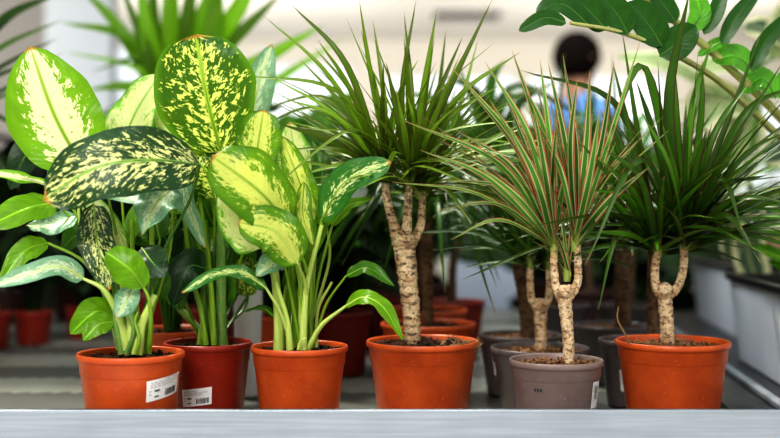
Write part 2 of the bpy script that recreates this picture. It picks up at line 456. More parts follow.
# ---- plant A : left, mottled leaves
YA = 1.52
A = root_at('potted_dumbcane', 131, YA, 'dumb cane with a big cream leaf and a dark mottled leaf, in leftmost orange pot', group='dumb canes along the bench front')
add_pot(A, .0745, .128, 'terra')
sticker(A, .0745, .128, -59, -9, .070, .099, .008)
def L(*a, **k): return leaf_child(A, *a, **k)
L([(84, 170, 1.57), (54, 114, 1.55), (30, 46, 1.53)], 92, (.15, -1, .12), 'd_white', [(122, 345, 1.54), (116, 260, 1.57), (100, 200, 1.58)], wave=.10, fold=.10, bp=.6, tp=.72, label='broad cream leaf with green margin')
L([(200, 165, 1.50), (150, 160, 1.45), (95, 168, 1.43), (43, 200, 1.43)], 74, (.05, -1, .25), 'd_dark', [(135, 345, 1.52), (160, 260, 1.53), (190, 200, 1.52)], 'stem_d', fold=.05, wave=.12, bp=.42, tp=.42, label='dark green leaf flecked with cream')
L([(118, 155, 1.63), (136, 112, 1.64), (160, 74, 1.65)], 52, (-.3, -1, .2), 'd_pale', [(130, 340, 1.56), (125, 240, 1.6)], wave=.1, label='yellow-green leaf behind')
L([(52, 186, 1.55), (20, 178, 1.52), (-22, 172, 1.5)], 24, (0, -.6, 1), 'd_white', [(120, 340, 1.55), (85, 230, 1.57)], wave=.06)
L([(58, 203, 1.56), (28, 208, 1.52), (-12, 226, 1.49)], 36, (.2, -1, .5), 'l_green', [(118, 342, 1.55), (92, 250, 1.58)], wave=.1, bp=.6, tp=.6)
L([(76, 216, 1.57), (52, 226, 1.55), (26, 226, 1.54)], 32, (.1, -.6, 1), 'd_silver', [(122, 342, 1.55), (98, 260, 1.57)], wave=.12)
L([(84, 279, 1.49), (58, 266, 1.47), (20, 277, 1.45), (-12, 287, 1.44)], 24, (0, -1, .55), 'd_silver', [(128, 350, 1.50), (120, 320, 1.5), (104, 290, 1.49)], 'stem_p', (.0075, .0022), wave=.06, bp=.35)
L([(48, 243, 1.54), (24, 252, 1.52), (-2, 286, 1.5)], 24, (.2, -1, .4), 'l_green', [(121, 350, 1.52), (108, 302, 1.53), (84, 262, 1.54)], 'stem_g', (.0035, .002), wave=.15)
L([(94, 205, 1.53), (98, 245, 1.5), (110, 290, 1.49)], 38, (-.1, -1, .1), 'd_dark', [(130, 345, 1.53), (118, 290, 1.54), (100, 225, 1.55)], wave=.08, fold=.2)
L([(88, 195, 1.55), (112, 235, 1.54), (124, 275, 1.53)], 26, (.3, -1, .1), 'd_pale', [(133, 345, 1.54), (112, 270, 1.56)], wave=.08)
L([(144, 288, 1.47), (128, 268, 1.455), (106, 252, 1.46)], 34, (.2, -1, .1), 'l_green', [(149, 350, 1.5), (151, 322, 1.48), (149, 300, 1.47)], 'stem_g', (.0038, .002), wave=.15, tp=.45, fold=-.2, label='small plain green leaf')
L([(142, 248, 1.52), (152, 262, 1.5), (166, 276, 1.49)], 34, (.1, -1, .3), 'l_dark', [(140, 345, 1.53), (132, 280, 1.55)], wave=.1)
L([(112, 316, 1.52), (95, 312, 1.5), (70, 334, 1.49)], 30, (.2, -1, .3), 'l_green', [(124, 352, 1.52), (118, 335, 1.52)], wave=.15, bp=.6)
L([(114, 322, 1.50), (98, 325, 1.49), (83, 341, 1.48)], 22, (0, -1, .2), 'l_green', [(126, 352, 1.51)], wave=.1)
L([(132, 286, 1.49), (127, 300, 1.48), (116, 318, 1.475)], 26, (0, -1, .1), 'd_silver', [(135, 350, 1.5), (138, 310, 1.5)], wave=.15)
L([(172, 188, 1.51), (155, 205, 1.49), (142, 236, 1.48)], 44, (.05, -1, .5), 'd_silver', [(142, 345, 1.53), (170, 250, 1.55)], wave=.2, bp=.35, tp=.9, label='silvery mottled leaf hanging')
L([(108, 196, 1.52), (132, 198, 1.5), (152, 208, 1.49)], 20, (.05, -.8, .9), 'd_silver', [(138, 345, 1.53), (122, 260, 1.55)], wave=.1)
L([(160, 240, 1.58), (150, 205, 1.6), (128, 180, 1.6)], 30, (.1, -1, .3), 'l_mid', [(140, 345, 1.55)], wave=.1)
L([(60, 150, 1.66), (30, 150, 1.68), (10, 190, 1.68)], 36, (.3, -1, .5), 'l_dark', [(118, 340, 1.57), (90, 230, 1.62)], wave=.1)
L([(170, 235, 1.60), (160, 215, 1.6), (135, 205, 1.6)], 26, (.1, -1, .4), 'd_green', [(142, 345, 1.56), (160, 280, 1.6)], wave=.1)
L([(128, 245, 1.58), (138, 215, 1.59), (158, 200, 1.6)], 22, (-.3, -1, .2), 'l_green', [(136, 345, 1.56), (128, 290, 1.58)], wave=.1)
L([(70, 200, 1.6), (62, 170, 1.61), (40, 150, 1.62)], 30, (.2, -1, .3), 'd_dark', [(120, 345, 1.57), (92, 260, 1.6)], wave=.1)
L([(105, 250, 1.6), (80, 235, 1.61), (60, 250, 1.62)], 26, (.2, -1, .4), 'l_mid', [(124, 345, 1.57)], wave=.1)
L([(150, 300, 1.55), (162, 285, 1.55), (158, 258, 1.55)], 18, (.3, -1, .1), 'l_mid', [(146, 350, 1.54)], wave=.1)
for pts, a, b, m in (
    ([(122, 354, 1.5), (116, 320, 1.5), (117, 285, 1.51), (112, 250, 1.52)], .0052, .003, 'stem_cane'),
    ([(133, 354, 1.50), (131, 318, 1.5), (121, 280, 1.51)], .0095, .004, 'stem_p'),
    ([(137, 354, 1.49), (142, 325, 1.49), (155, 295, 1.5)], .0082, .0045, 'stem_p'),
    ([(148, 354, 1.52), (150, 300, 1.53), (152, 240, 1.55), (150, 200, 1.56)], .0055, .003, 'stem_g'),
    ([(127, 354, 1.49), (134, 330, 1.48), (128, 310, 1.48)], .004, .002, 'stem_cane'),
    ([(142, 354, 1.54), (134, 290, 1.55), (132, 220, 1.58)], .006, .003, 'stem_g'),
    ([(136, 354, 1.48), (139, 338, 1.475), (135, 322, 1.475), (138, 312, 1.475)], .0028, .0015, 'stem_g'),
    ([(118, 350, 1.54), (104, 290, 1.55), (82, 235, 1.56), (78, 200, 1.57)], .003, .002, 'stem_p')):
    stem_child(A, [P(*p) for p in pts], a, b, m)

# ---- plant B
YB = 1.65
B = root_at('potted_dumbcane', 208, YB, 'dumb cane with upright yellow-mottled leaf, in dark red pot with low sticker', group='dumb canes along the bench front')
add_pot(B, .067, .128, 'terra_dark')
sticker(B, .067, .128, -121, -75, .039, .065, .006)
def L(*a, **k): return leaf_child(B, *a, **k)
L([(222, 156, 1.6), (207, 98, 1.57), (196, 34, 1.56)], 98, (.1, -1, .05), 'd_green', [(216, 340, 1.64), (222, 240, 1.65)], 'stem_g', (.004, .0028), fold=.1, wave=.1, bp=.5, tp=.42, label='broad upright leaf mottled yellow')
L([(190, 215, 1.64), (172, 170, 1.62), (150, 135, 1.62)], 52, (-.1, -1, .2), 'd_green', [(204, 340, 1.66), (200, 260, 1.66)], wave=.12)
L([(226, 225, 1.66), (232, 180, 1.64), (240, 130, 1.63)], 42, (.3, -1, .1), 'd_green', [(214, 340, 1.66), (222, 260, 1.66)], wave=.1)
L([(248, 140, 1.72), (256, 95, 1.72), (272, 44, 1.72)], 34, (.1, -1, .1), 'd_silver', [(218, 340, 1.68), (238, 210, 1.72)], wave=.1, label='silvery upright leaf')
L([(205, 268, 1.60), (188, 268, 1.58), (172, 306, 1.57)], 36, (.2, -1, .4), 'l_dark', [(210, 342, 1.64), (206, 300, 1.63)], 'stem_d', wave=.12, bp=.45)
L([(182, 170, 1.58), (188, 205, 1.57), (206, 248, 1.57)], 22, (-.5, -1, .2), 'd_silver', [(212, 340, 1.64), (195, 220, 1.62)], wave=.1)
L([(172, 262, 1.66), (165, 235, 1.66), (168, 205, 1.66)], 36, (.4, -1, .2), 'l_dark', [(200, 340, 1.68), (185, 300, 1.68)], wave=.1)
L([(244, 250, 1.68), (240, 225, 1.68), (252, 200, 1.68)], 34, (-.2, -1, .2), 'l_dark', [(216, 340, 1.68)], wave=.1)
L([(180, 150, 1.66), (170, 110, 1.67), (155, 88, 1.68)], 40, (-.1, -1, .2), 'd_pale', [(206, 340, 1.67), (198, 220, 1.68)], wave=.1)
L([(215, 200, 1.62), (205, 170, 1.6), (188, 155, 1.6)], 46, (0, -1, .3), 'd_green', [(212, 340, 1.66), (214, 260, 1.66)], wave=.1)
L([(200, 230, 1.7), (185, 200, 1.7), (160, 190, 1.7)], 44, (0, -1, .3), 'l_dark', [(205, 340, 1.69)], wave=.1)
rq = random.Random(77)
for k in range(16):   # inner foliage of the dense clump
    x = rq.uniform(150, 245); y = rq.uniform(175, 300); Yk = rq.uniform(1.66, 1.78); dx = rq.uniform(-28, 28)
    L([(x - dx * .6, y + 26, Yk), (x, y, Yk - .01), (x + dx, y - 24 + rq.uniform(-8, 30), Yk - .01)], rq.uniform(20, 34), (rq.uniform(-.4, .4), -1, rq.uniform(0, .7)), rq.choice(('l_mid', 'l_green', 'd_green', 'l_mid')), [(rq.uniform(200, 220), 340, 1.67), (x - dx * .7, y + 60, Yk)] if y < 260 else [(rq.uniform(200, 220), 342, 1.67)], rq.choice(('stem_g', 'stem_d')), wave=.1)
for pts, a, b, m in (
    ([(222, 345, 1.64), (221, 300, 1.64), (222, 220, 1.65), (226, 150, 1.66)], .0092, .0058, 'stem_cane'),
    ([(206, 345, 1.62), (201, 310, 1.62), (192, 275, 1.62), (182, 200, 1.63)], .0048, .003, 'stem_g'),
    ([(214, 345, 1.62), (212, 300, 1.62), (206, 240, 1.63), (196, 180, 1.63)], .0048, .003, 'stem_g'),
    ([(200, 345, 1.64), (207, 290, 1.65), (205, 220, 1.66)], .0055, .004, 'stem_g'),
    ([(216, 345, 1.68), (230, 260, 1.7), (238, 200, 1.7)], .0045, .003, 'stem_d'),
    ([(226, 345, 1.66), (190, 230, 1.69), (172, 180, 1.69)], .0035, .0025, 'stem_d')):
    stem_child(B, [P(*p) for p in pts], a, b, m)

# ---- plant C
YC = 1.60
C = root_at('potted_dumbcane', 299.5, YC, 'dumb cane with many pale stems and yellow-centred leaves, in orange pot', group='dumb canes along the bench front')
add_pot(C, .0717, .128, 'terra')
def L(*a, **k): return leaf_child(C, *a, **k)
L([(288, 224, 1.53), (258, 190, 1.50), (212, 156, 1.49)], 66, (.12, -1, .25), 'd_yellow', [(302, 345, 1.58), (310, 285, 1.56)], 'stem_g', (.0035, .0022), wave=.10, fold=.08, bp=.45, tp=.38, label='large yellow-green leaf')
L([(256, 172, 1.57), (258, 145, 1.57), (264, 110, 1.57)], 46, (-.1, -1, .1), 'd_yellow', [(290, 345, 1.61), (268, 250, 1.6)], wave=.1, bp=.5, tp=.4)
L([(298, 264, 1.51), (276, 232, 1.495), (238, 222, 1.49)], 50, (.05, -1, .3), 'd_yellow', [(303, 345, 1.57), (306, 290, 1.55)], 'stem_p', (.0035, .002), wave=.12, bp=.5, tp=.5, label='pale yellow leaf')
L([(262, 248, 1.55), (244, 225, 1.54), (222, 182, 1.54)], 48, (0, -1, .1), 'd_pale', [(288, 345, 1.6), (276, 290, 1.59)], wave=.1)
L([(314, 222, 1.59), (298, 178, 1.58), (282, 136, 1.58)], 30, (.3, -1, .1), 'd_yellow', [(308, 345, 1.61), (312, 270, 1.61)], wave=.12, fold=.3)
L([(304, 182, 1.56), (303, 215, 1.55), (313, 246, 1.55)], 18, (.5, -1, .1), 'd_yellow', [(300, 345, 1.6), (300, 230, 1.6)], wave=.1, fold=.3)
L([(322, 220, 1.57), (345, 182, 1.54), (391, 162, 1.52)], 35, (-.15, -1, .25), 'd_stripe', [(303, 345, 1.58), (313, 265, 1.58)], 'stem_g', (.0048, .0026), wave=.08, fold=.15, bp=.5, tp=.55, label='dark leaf with cream stripe')
L([(332, 226, 1.6), (348, 206, 1.6), (373, 199, 1.59)], 14, (-.1, -1, .6), 'l_green', [(308, 345, 1.6), (318, 280, 1.6)], wave=.1)
L([(346, 276, 1.58), (368, 268, 1.57), (394, 286, 1.56)], 17, (-.1, -.8, .8), 'l_mid', [(314, 346, 1.6), (326, 305, 1.59)], 'stem_g', (.0026, .0016), wave=.12)
L([(346, 306, 1.54), (364, 297, 1.52), (384, 308, 1.51), (402, 340, 1.5)], 21, (.1, -.7, .9), 'l_green', [(308, 349, 1.56), (322, 325, 1.55)], 'stem_p', (.0048, .0022), wave=.15, bp=.4, label='small drooping leaf at the right')
L([(266, 288, 1.54), (240, 272, 1.52), (210, 276, 1.50), (182, 293, 1.49)], 22, (0, -.75, .8), 'd_stripe', [(293, 348, 1.57), (280, 312, 1.55)], 'stem_p', (.0035, .002), wave=.12, bp=.4, label='low arching leaf at the left')
L([(284, 262, 1.55), (272, 262, 1.54), (256, 276, 1.53)], 22, (.1, -1, .5), 'd_silver', [(300, 346, 1.58), (292, 300, 1.57)], wave=.2)
L([(276, 318, 1.58), (262, 308, 1.58), (243, 312, 1.58)], 10, (0, -.5, 1), 'l_mid', [(292, 348, 1.59)], wave=.1)
L([(300, 205, 1.65), (296, 165, 1.66), (290, 122, 1.67)], 40, (0, -1, .1), 'd_pale', [(300, 345, 1.63), (304, 260, 1.64)], wave=.1)
L([(318, 200, 1.64), (322, 170, 1.65), (312, 140, 1.66)], 22, (0, -1, .1), 'l_mid', [(306, 345, 1.63)], wave=.1)
L([(284, 212, 1.52), (290, 226, 1.515), (297, 243, 1.51)], 12, (.6, -1, .2), 'd_yellow', [(305, 345, 1.57), (299, 280, 1.55)], wave=.1)
rq = random.Random(78)
for k in range(7):
    x = rq.uniform(262, 335); y = rq.uniform(190, 270); Yk = rq.uniform(1.62, 1.68); dx = rq.uniform(-20, 20)
    L([(x - dx * .6, y + 22, Yk), (x, y, Yk - .01), (x + dx, y - 24, Yk - .01)], rq.uniform(12, 22), (rq.uniform(-.6, .6), -1, rq.uniform(0, .5)), rq.choice(('l_green', 'l_mid', 'd_yellow')), [(rq.uniform(288, 312), 346, 1.61), (x - dx * .7, y + 60, Yk)], 'stem_p', wave=.1)
for pts, a, b, m in (
    ([(279, 350, 1.58), (278, 310, 1.58), (272, 240, 1.58), (266, 190, 1.58)], .0085, .004, 'stem_p'),
    ([(303, 350, 1.555), (304, 320, 1.555), (308, 280, 1.555), (322, 225, 1.56)], .0062, .003, 'stem_p'),
    ([(290, 350, 1.56), (287, 320, 1.56), (276, 282, 1.56)], .0055, .003, 'stem_p'),
    ([(296, 350, 1.61), (294, 290, 1.61), (288, 220, 1.6)], .006, .003, 'stem_g'),
    ([(310, 350, 1.60), (311, 290, 1.6), (316, 200, 1.61)], .0058, .003, 'stem_g'),
    ([(286, 350, 1.62), (290, 280, 1.62), (300, 200, 1.62)], .006, .003, 'stem_g'),
    ([(316, 350, 1.6), (318, 310, 1.6), (332, 282, 1.6)], .0032, .002, 'stem_p'),
    ([(300, 350, 1.59), (301, 290, 1.58), (296, 240, 1.57)], .005, .003, 'stem_p'),
    ([(298, 350, 1.54), (300, 342, 1.54), (306, 338, 1.54)], .002, .001, 'stem_p')):
    stem_child(C, [P(*p) for p in pts], a, b, m)

# ------------------------------------------------------------------ dracaenas
def cane(root, segs, mat='trunk', heads=(), name='trunk', seg=14):
    """segs: list of (points, radii) in world space; one mesh"""
    mb = MB()
    for pts, rad in segs:
        n = max(10, int(sum((V(pts[i + 1]) - V(pts[i])).length for i in range(len(pts) - 1)) / .0035))
        sp = bez(pts, n); rr = []
        for i in range(n + 1):
            t = i / n * (len(rad) - 1); j = min(int(t), len(rad) - 2); t -= j
            rr.append((rad[j] * (1 - t) + rad[j + 1] * t) * (1 + .07 * ((i % 3) - 1) * .7 + R.uniform(-.03, .03)))
        mb.tube(sp, rr, seg, .045)
    for c, r_ in heads: lump(mb, c, r_)
    return rel(mb.build(name, M[mat], root), root)

def crown(root, head, n, Lm, w, mat, tips=(), lean=(0, 0, 0), up=(-.1, 1.), sag=.35, seed=1, name='leaf_crown', arch=.12, cone=1., bias=None):
    rr = random.Random(seed); mb = MB(); head = V(head)
    for k in range(n):
        el = math.asin(rr.uniform(*up) ** 1 if up[0] >= 0 else rr.uniform(*up)); az = rr.uniform(0, 2 * PI)
        d = V((math.cos(el) * math.cos(az), math.cos(el) * math.sin(az) * .85, math.sin(el))) + V(lean)
        d.normalize(); ln = Lm * rr.uniform(.55, 1.12)
        st = head + V((rr.uniform(-1, 1), rr.uniform(-1, 1), 0)) * .004 + V((0, 0, rr.uniform(-.012, .03)))
        tip = st + d * ln; side = math.hypot(d.x, d.y)
        tip.z -= sag * side * ln * rr.uniform(.3, 1.3)
        tip += V((rr.uniform(-1, 1), rr.uniform(-1, 1), 0)) * ln * .08
        c = st + d * ln * .5 + V((0, 0, arch * ln * side))
        nr = V((-d.x * .6 + rr.uniform(-.5, .5), -d.y * .6 - .6, .9))
        sp_mid = (st + 2 * c + tip) / 4
        strap(mb, st, tip, w * rr.uniform(.7, 1.15), mid=sp_mid, nrm=nr, r=rr.random())
    for t in tips:
        pts, ww = t[0], (t[1] if len(t) > 1 else w)
        q = [P(*x) for x in pts]
        if len(q) == 1:
            strap(mb, head, q[0], ww, arch=.1, nrm=(rr.uniform(-.3, .3), -1, .4), r=rr.random())
        else:
            mid = q[0]; strap(mb, head, q[1], ww, mid=mid, nrm=(rr.uniform(-.3, .3), -1, .5), seg=14, r=rr.random())
    # the sheath where the leaves wrap the cane
    mb.tube([head + V((0, 0, -.014)), head, head + V((0, 0, .028))], [.0052, .0062, .003], 10, r=.8)
    return rel(mb.build(name, M[mat], root), root)

def px(v, Y): return v / F * Y

# ---- D centre
YD = 1.65
D = root_at('potted_dracaena', 422.5, YD, 'dragon tree with thick ringed trunk and spiky green crown, in central orange pot', group='dragon trees along the bench front')
add_pot(D, .086, .130, 'terra', 'soil', .012)
cane(D, [([P(413, 350, YD), P(411, 310, YD), P(406, 262, YD), P(403, 236, YD)], [px(8.3, YD), px(9, YD), px(10.5, YD), px(12, YD)]),
         ([P(400, 246, YD), P(393, 222, YD), P(387, 200, YD), P(385, 178, YD)], [px(7.5, YD), px(5, YD), px(4.3, YD), px(4.2, YD)]),
         ([P(404, 246, YD), P(407, 225, YD - .01), P(408, 205, YD - .01), P(409, 186, YD - .01)], [px(7.5, YD), px(5, YD), px(4.2, YD), px(4, YD)]),
         ([P(410, 246, YD + .01), P(420, 228, YD + .012), P(422, 210, YD + .02), P(422, 192, YD + .02)], [px(6, YD), px(4.4, YD), px(3.9, YD), px(3.8, YD)])],
     heads=[(P(403, 240, YD - .004), px(11, YD)), (P(408, 240, YD - .006), px(8, YD))])
T = .0085
crown(D, P(385, 176, YD), 46, .25, T, 's_marg', [
    ([(345, 165, 1.6), (300, 175, 1.6)],), ([(340, 120, 1.6), (290, 100, 1.6)],), ([(330, 142, 1.6), (274, 122, 1.58)], .011), ([(338, 92, 1.6), (233, 75, 1.6)], .008), ([(330, 78, 1.6), (264, 16, 1.62)], .008), ([(340, 150, 1.6), (285, 150, 1.62)],), ([(335, 115, 1.62), (280, 82, 1.64)],), ([(320, 110, 1.66), (255, 128, 1.7)], .007), ([(350, 90, 1.58), (318, 40, 1.56)],), ([(345, 140, 1.66), (300, 112, 1.7)],), ([(347, 66, 1.6), (292, 5, 1.63)], .010),
    ([(380, 110, 1.6), (361, 30, 1.6)],), ([(384, 100, 1.62), (373, 20, 1.64)],), ([(352, 130, 1.57), (270, 190, 1.55)], .007), ([(330, 100, 1.7), (262, 108, 1.74)], .008),
    ([(360, 105, 1.66), (315, 48, 1.7)], .009), ([(398, 100, 1.62), (418, 60, 1.6)],)], up=(.0, .95), seed=3, sag=.22, arch=.06)
crown(D, P(409, 184, YD - .01), 46, .26, T, 's_marg', [
    ([(402, 95, 1.6), (416, 0, 1.6)],), ([(420, 110, 1.58), (437, 8, 1.56)], .011), ([(440, 110, 1.58), (493, -2, 1.56)], .012), ([(436, 100, 1.62), (463, 36, 1.63)],),
    ([(412, 100, 1.6), (404, 12, 1.62)],), ([(396, 110, 1.58), (386, 62, 1.55)],), ([(430, 130, 1.58), (450, 80, 1.55)], .012), ([(448, 120, 1.6), (500, 85, 1.62)],), ([(456, 100, 1.6), (520, 52, 1.6)],),
    ([(405, 140, 1.55), (396, 90, 1.5)], .012)], up=(.05, .98), seed=5, sag=.2, arch=.06)
crown(D, P(419, 190, YD + .015), 46, .25, T, 's_marg', [([(455, 120, 1.68), (478, 40, 1.7)],), ([(470, 150, 1.66), (530, 120, 1.66)],), ([(450, 140, 1.66), (490, 95, 1.66)],), ([(436, 110, 1.7), (446, 30, 1.7)],)], up=(.0, .95), seed=8, sag=.25, arch=.06)
mb = MB()
for k in range(26):   # dry rootlets tangled over the right of the pot
    c = V((R.uniform(.02, .084), R.uniform(-.06, .01), .128 + R.uniform(-.006, .006)))
    pts = [c]
    for q in range(5): pts.append(pts[-1] + V((R.uniform(-.006, .009), R.uniform(-.007, .007), R.uniform(-.006, .006))))
    mb.tube(bez(pts, 10), .0005, 5)
for k in range(14):
    c = V((R.uniform(.03, .07), R.uniform(-.05, .01), .124 + R.uniform(0, .006))); ax = V((R.uniform(-1, 1), R.uniform(-1, 1), R.uniform(-.5, .8))).normalized() * .006
    mb.tube([c - ax, c, c + ax], [.001, .0032, .001], 6, .3)
mb.build('dry_roots', M['root'], D)

# ---- E grey pot, tricolour
YE = 1.57
E = root_at('potted_dracaena', 556, YE, 'pink-striped dragon tree on forked trunk, in front taupe grey pot', group='dragon trees along the bench front')
add_pot(E, .068, .112, 'taupe', 'soil_dry', .003)
sticker(E, .068, .112, -43, -22, .046, .084, 0, 'port')
mb = MB()
for k in range(3):
    for j in range(4):
        a = math.radians(-127 + k * 4 + j * .5); z = .030 + j * .0015
        q = pot_r(.068, .112, z) + .0004
    a0 = math.radians(-128 + k * 4); a1 = math.radians(-125.4 + k * 4)
    rows = [[((pot_r(.068, .112, z) + .0005) * math.cos(a), (pot_r(.068, .112, z) + .0005) * math.sin(a), z) for a in (a0, a1)] for z in (.072, .0765)]
    mb.grid(rows, [[(0, 0)] * 2] * 2)
mb.build('printed_mark', M['print'], E)
cane(E, [([P(569, 366, YE), P(568, 335, YE), P(565, 305, YE), P(564, 292, YE)], [px(5.6, YE), px(6, YE), px(7, YE), px(8, YE)]),
         ([P(562, 298, YE), P(556, 286, YE), P(554, 268, YE), P(554, 250, YE)], [px(6, YE), px(4.3, YE), px(3.9, YE), px(3.9, YE)]),
         ([P(567, 298, YE), P(577, 284, YE), P(578, 265, YE), P(577, 245, YE)], [px(6, YE), px(4.3, YE), px(3.9, YE), px(3.9, YE)])], 'trunk_p',
     heads=[(P(564, 292, YE - .004), px(8.5, YE)), (P(569, 290, YE - .004), px(6.5, YE))])
W = .0100
crown(E, P(554, 247, YE), 14, .25, W, 's_tri', [
    ([(500, 165, 1.5), (405, 121, 1.47)], .011), ([(480, 195, 1.52), (392, 182, 1.5)], .006), ([(520, 150, 1.5), (452, 68, 1.48)], .011), ([(530, 140, 1.5), (485, 62, 1.48)], .012),
    ([(490, 180, 1.5), (420, 150, 1.5)], .009), ([(500, 205, 1.52), (436, 210, 1.5)], .006), ([(540, 140, 1.52), (512, 50, 1.5)], .012), ([(508, 190, 1.52), (440, 180, 1.54)], .008),
    ([(546, 140, 1.52), (526, 90, 1.5)], .012), ([(550, 150, 1.5), (540, 60, 1.5)], .012), ([(514, 170, 1.5), (456, 130, 1.5)], .010), ([(530, 170, 1.5), (490, 100, 1.48)], .012),
    ([(500, 220, 1.5), (450, 240, 1.5)], .006), ([(520, 200, 1.48), (470, 160, 1.46)], .010), ([(536, 180, 1.47), (505, 120, 1.45)], .012), ([(523, 160, 1.53), (470, 90, 1.52)], .011), ([(545, 175, 1.49), (533, 105, 1.47)], .013)], lean=(-.45, -.1, .5), up=(.3, 1), seed=11, sag=.1)
crown(E, P(575, 242, YE), 18, .24, W, 's_tri', [
    ([(566, 150, 1.52), (548, 62, 1.5)], .012), ([(576, 150, 1.52), (563, 55, 1.52)], .010), ([(586, 150, 1.52), (590, 70, 1.52)], .012), ([(600, 150, 1.53), (614, 62, 1.5)], .010),
    ([(570, 150, 1.5), (577, 80, 1.48)], .012), ([(560, 170, 1.5), (530, 110, 1.5)], .011), ([(606, 150, 1.52), (640, 42, 1.5)], .009), ([(610, 200, 1.5), (648, 168, 1.48)], .012), ([(590, 175, 1.49), (600, 110, 1.47)], .012)], lean=(.05, -.1, .8), up=(.3, 1), seed=12, sag=.1)
crown(E, P(567, 272, YE + .01), 16, .10, .007, 's_tri', up=(.6, 1), seed=13, sag=.1)
# the green leaves of the neighbour that fall in front on the right
# ---- E2, E3 grey pots behind
E2 = root_at('potted_dracaena', 540, 1.75, 'dragon tree with low forked cane in second grey pot, directly behind front taupe pot', group='dragon trees in grey pots')
add_pot(E2, .080, .108, 'taupe_dark', 'soil_dry'); Y = 1.75
cane(E2, [([P(541, 356, Y), P(541, 330, Y), P(540, 306, Y)], [px(5.5, Y), px(6, Y), px(7.5, Y)]),
          ([P(538, 310, Y), P(531, 296, Y), P(530, 268, Y)], [px(5, Y), px(4, Y), px(3.6, Y)]),
          ([P(542, 310, Y), P(549, 296, Y), P(549, 268, Y)], [px(5, Y), px(4, Y), px(3.6, Y)])], 'trunk_p', heads=[(P(540, 305, Y - .004), px(8, Y))])
crown(E2, P(530, 266, Y), 40, .2, .009, 's_back', [([(500, 240, 1.7), (462, 205, 1.7)],), ([(505, 215, 1.72), (476, 170, 1.72)],)], up=(.1, 1), seed=21, sag=.12)
crown(E2, P(549, 266, Y), 36, .2, .009, 's_back', up=(.1, 1), seed=22, sag=.12)
E3 = root_at('potted_dracaena', 520, 1.95, 'dragon tree on single brown cane in rearmost grey pot of the middle row', group='dragon trees in grey pots')
add_pot(E3, .076, .108, 'taupe_dark', 'soil_dry'); Y = 1.95
sticker(E3, .076, .108, -140, -120, .040, .076, 0, 'port')
cane(E3, [([P(528, 340, Y), P(525, 300, Y), P(517, 262, Y)], [px(7, Y), px(7, Y), px(6, Y)])], 'trunk_b')
crown(E3, P(517, 258, Y), 60, .26, .011, 's_back', [([(490, 200, 1.9), (440, 150, 1.9)],), ([(500, 160, 1.9), (462, 100, 1.9)],), ([(520, 150, 1.9), (510, 90, 1.9)],)], up=(.1, 1), seed=23, sag=.15)

# ---- F right
YF = 1.65
Fp = root_at('potted_dracaena', 672.5, YF, 'dark dragon tree with purple-edged leaves on forked trunk, in rightmost orange pot', group='dragon trees along the bench front')
add_pot(Fp, .086, .130, 'terra', 'soil_dry', .004)
cane(Fp, [([P(668, 350, YF), P(667, 325, YF), P(665, 300, YF), P(664, 290, YF)], [px(7, YF), px(7, YF), px(7.2, YF), px(8, YF)]),
          ([P(662, 296, YF), P(656, 285, YF), P(655, 270, YF), P(657, 252, YF)], [px(6, YF), px(4.6, YF), px(4.2, YF), px(4, YF)]),
          ([P(667, 296, YF), P(677, 288, YF), P(683, 270, YF), P(684, 246, YF)], [px(5.6, YF), px(4.4, YF), px(4.2, YF), px(4, YF)])], 'trunk_p',
     heads=[(P(664, 290, YF - .004), px(8.8, YF))])
X = .012
crown(Fp, P(657, 250, YF), 64, .28, X, 's_dark', [
    ([(620, 110, 1.56), (520, 70, 1.5)], .012), ([(634, 150, 1.55), (612, 60, 1.53)], .010), ([(620, 190, 1.55), (578, 140, 1.5)], .011), ([(610, 215, 1.55), (575, 250, 1.5)], .010),
    ([(625, 170, 1.6), (600, 110, 1.6)], .012), ([(620, 230, 1.58), (598, 310, 1.56)], .009), ([(640, 150, 1.6), (622, 30, 1.6)], .010), ([(630, 200, 1.55), (590, 190, 1.5)], .012), ([(628, 235, 1.58), (585, 232, 1.55)],), ([(632, 225, 1.6), (600, 262, 1.58)],), ([(640, 180, 1.5), (605, 150, 1.45)], .013), ([(600, 190, 1.6), (540, 160, 1.6)], .011)], up=(.0, .97), seed=31, sag=.22, arch=.09)
crown(Fp, P(684, 244, YF), 80, .30, X, 's_dark', [
    ([(668, 110, 1.57), (690, -12, 1.52)], .018), ([(645, 70, 1.58), (608, 140, 1.5)], .014), ([(740, 120, 1.6), (795, 85, 1.6)], .012), ([(725, 215, 1.55), (760, 262, 1.5)],), ([(715, 190, 1.6), (768, 175, 1.6)],), ([(735, 200, 1.55), (800, 205, 1.5)], .010),
    ([(730, 150, 1.58), (784, 60, 1.58)], .008), ([(690, 120, 1.6), (712, 40, 1.62)], .012), ([(712, 140, 1.6), (750, 80, 1.62)], .011), ([(675, 110, 1.62), (672, 50, 1.62)], .013),
    ([(700, 120, 1.62), (702, 60, 1.6)], .012), ([(720, 180, 1.56), (742, 230, 1.5)], .012), ([(655, 140, 1.58), (636, 80, 1.56)], .012), ([(740, 160, 1.6), (790, 130, 1.6)], .008), ([(670, 170, 1.5), (640, 110, 1.45)], .014), ([(640, 160, 1.5), (585, 265, 1.45)], .012)], up=(.08, .97), seed=32, sag=.16, arch=.09)
mb = MB(); mb.tube(bez([(-.070, -.03, .118), (-.080, -.045, .14), (-.094, -.05, .165), (-.093, -.05, .185)], 12), [.0022 - .0014 * i / 12 for i in range(13)], 6); mb.build('dry_twig', M['root'], Fp)
G = root_at('potted_dracaena', 640, 1.83, 'dragon tree in grey pot tucked directly behind the rightmost orange pot', group='dragon trees in grey pots')
add_pot(G, .070, .112, 'taupe_dark', 'soil_dry'); Y = 1.83
sticker(G, .070, .112, -135, -118, .030, .066, 0, 'port')
cane(G, [([P(653, 338, Y), P(652, 300, Y), P(653, 250, Y)], [px(5.5, Y), px(5.5, Y), px(5, Y)])], 'trunk_b')
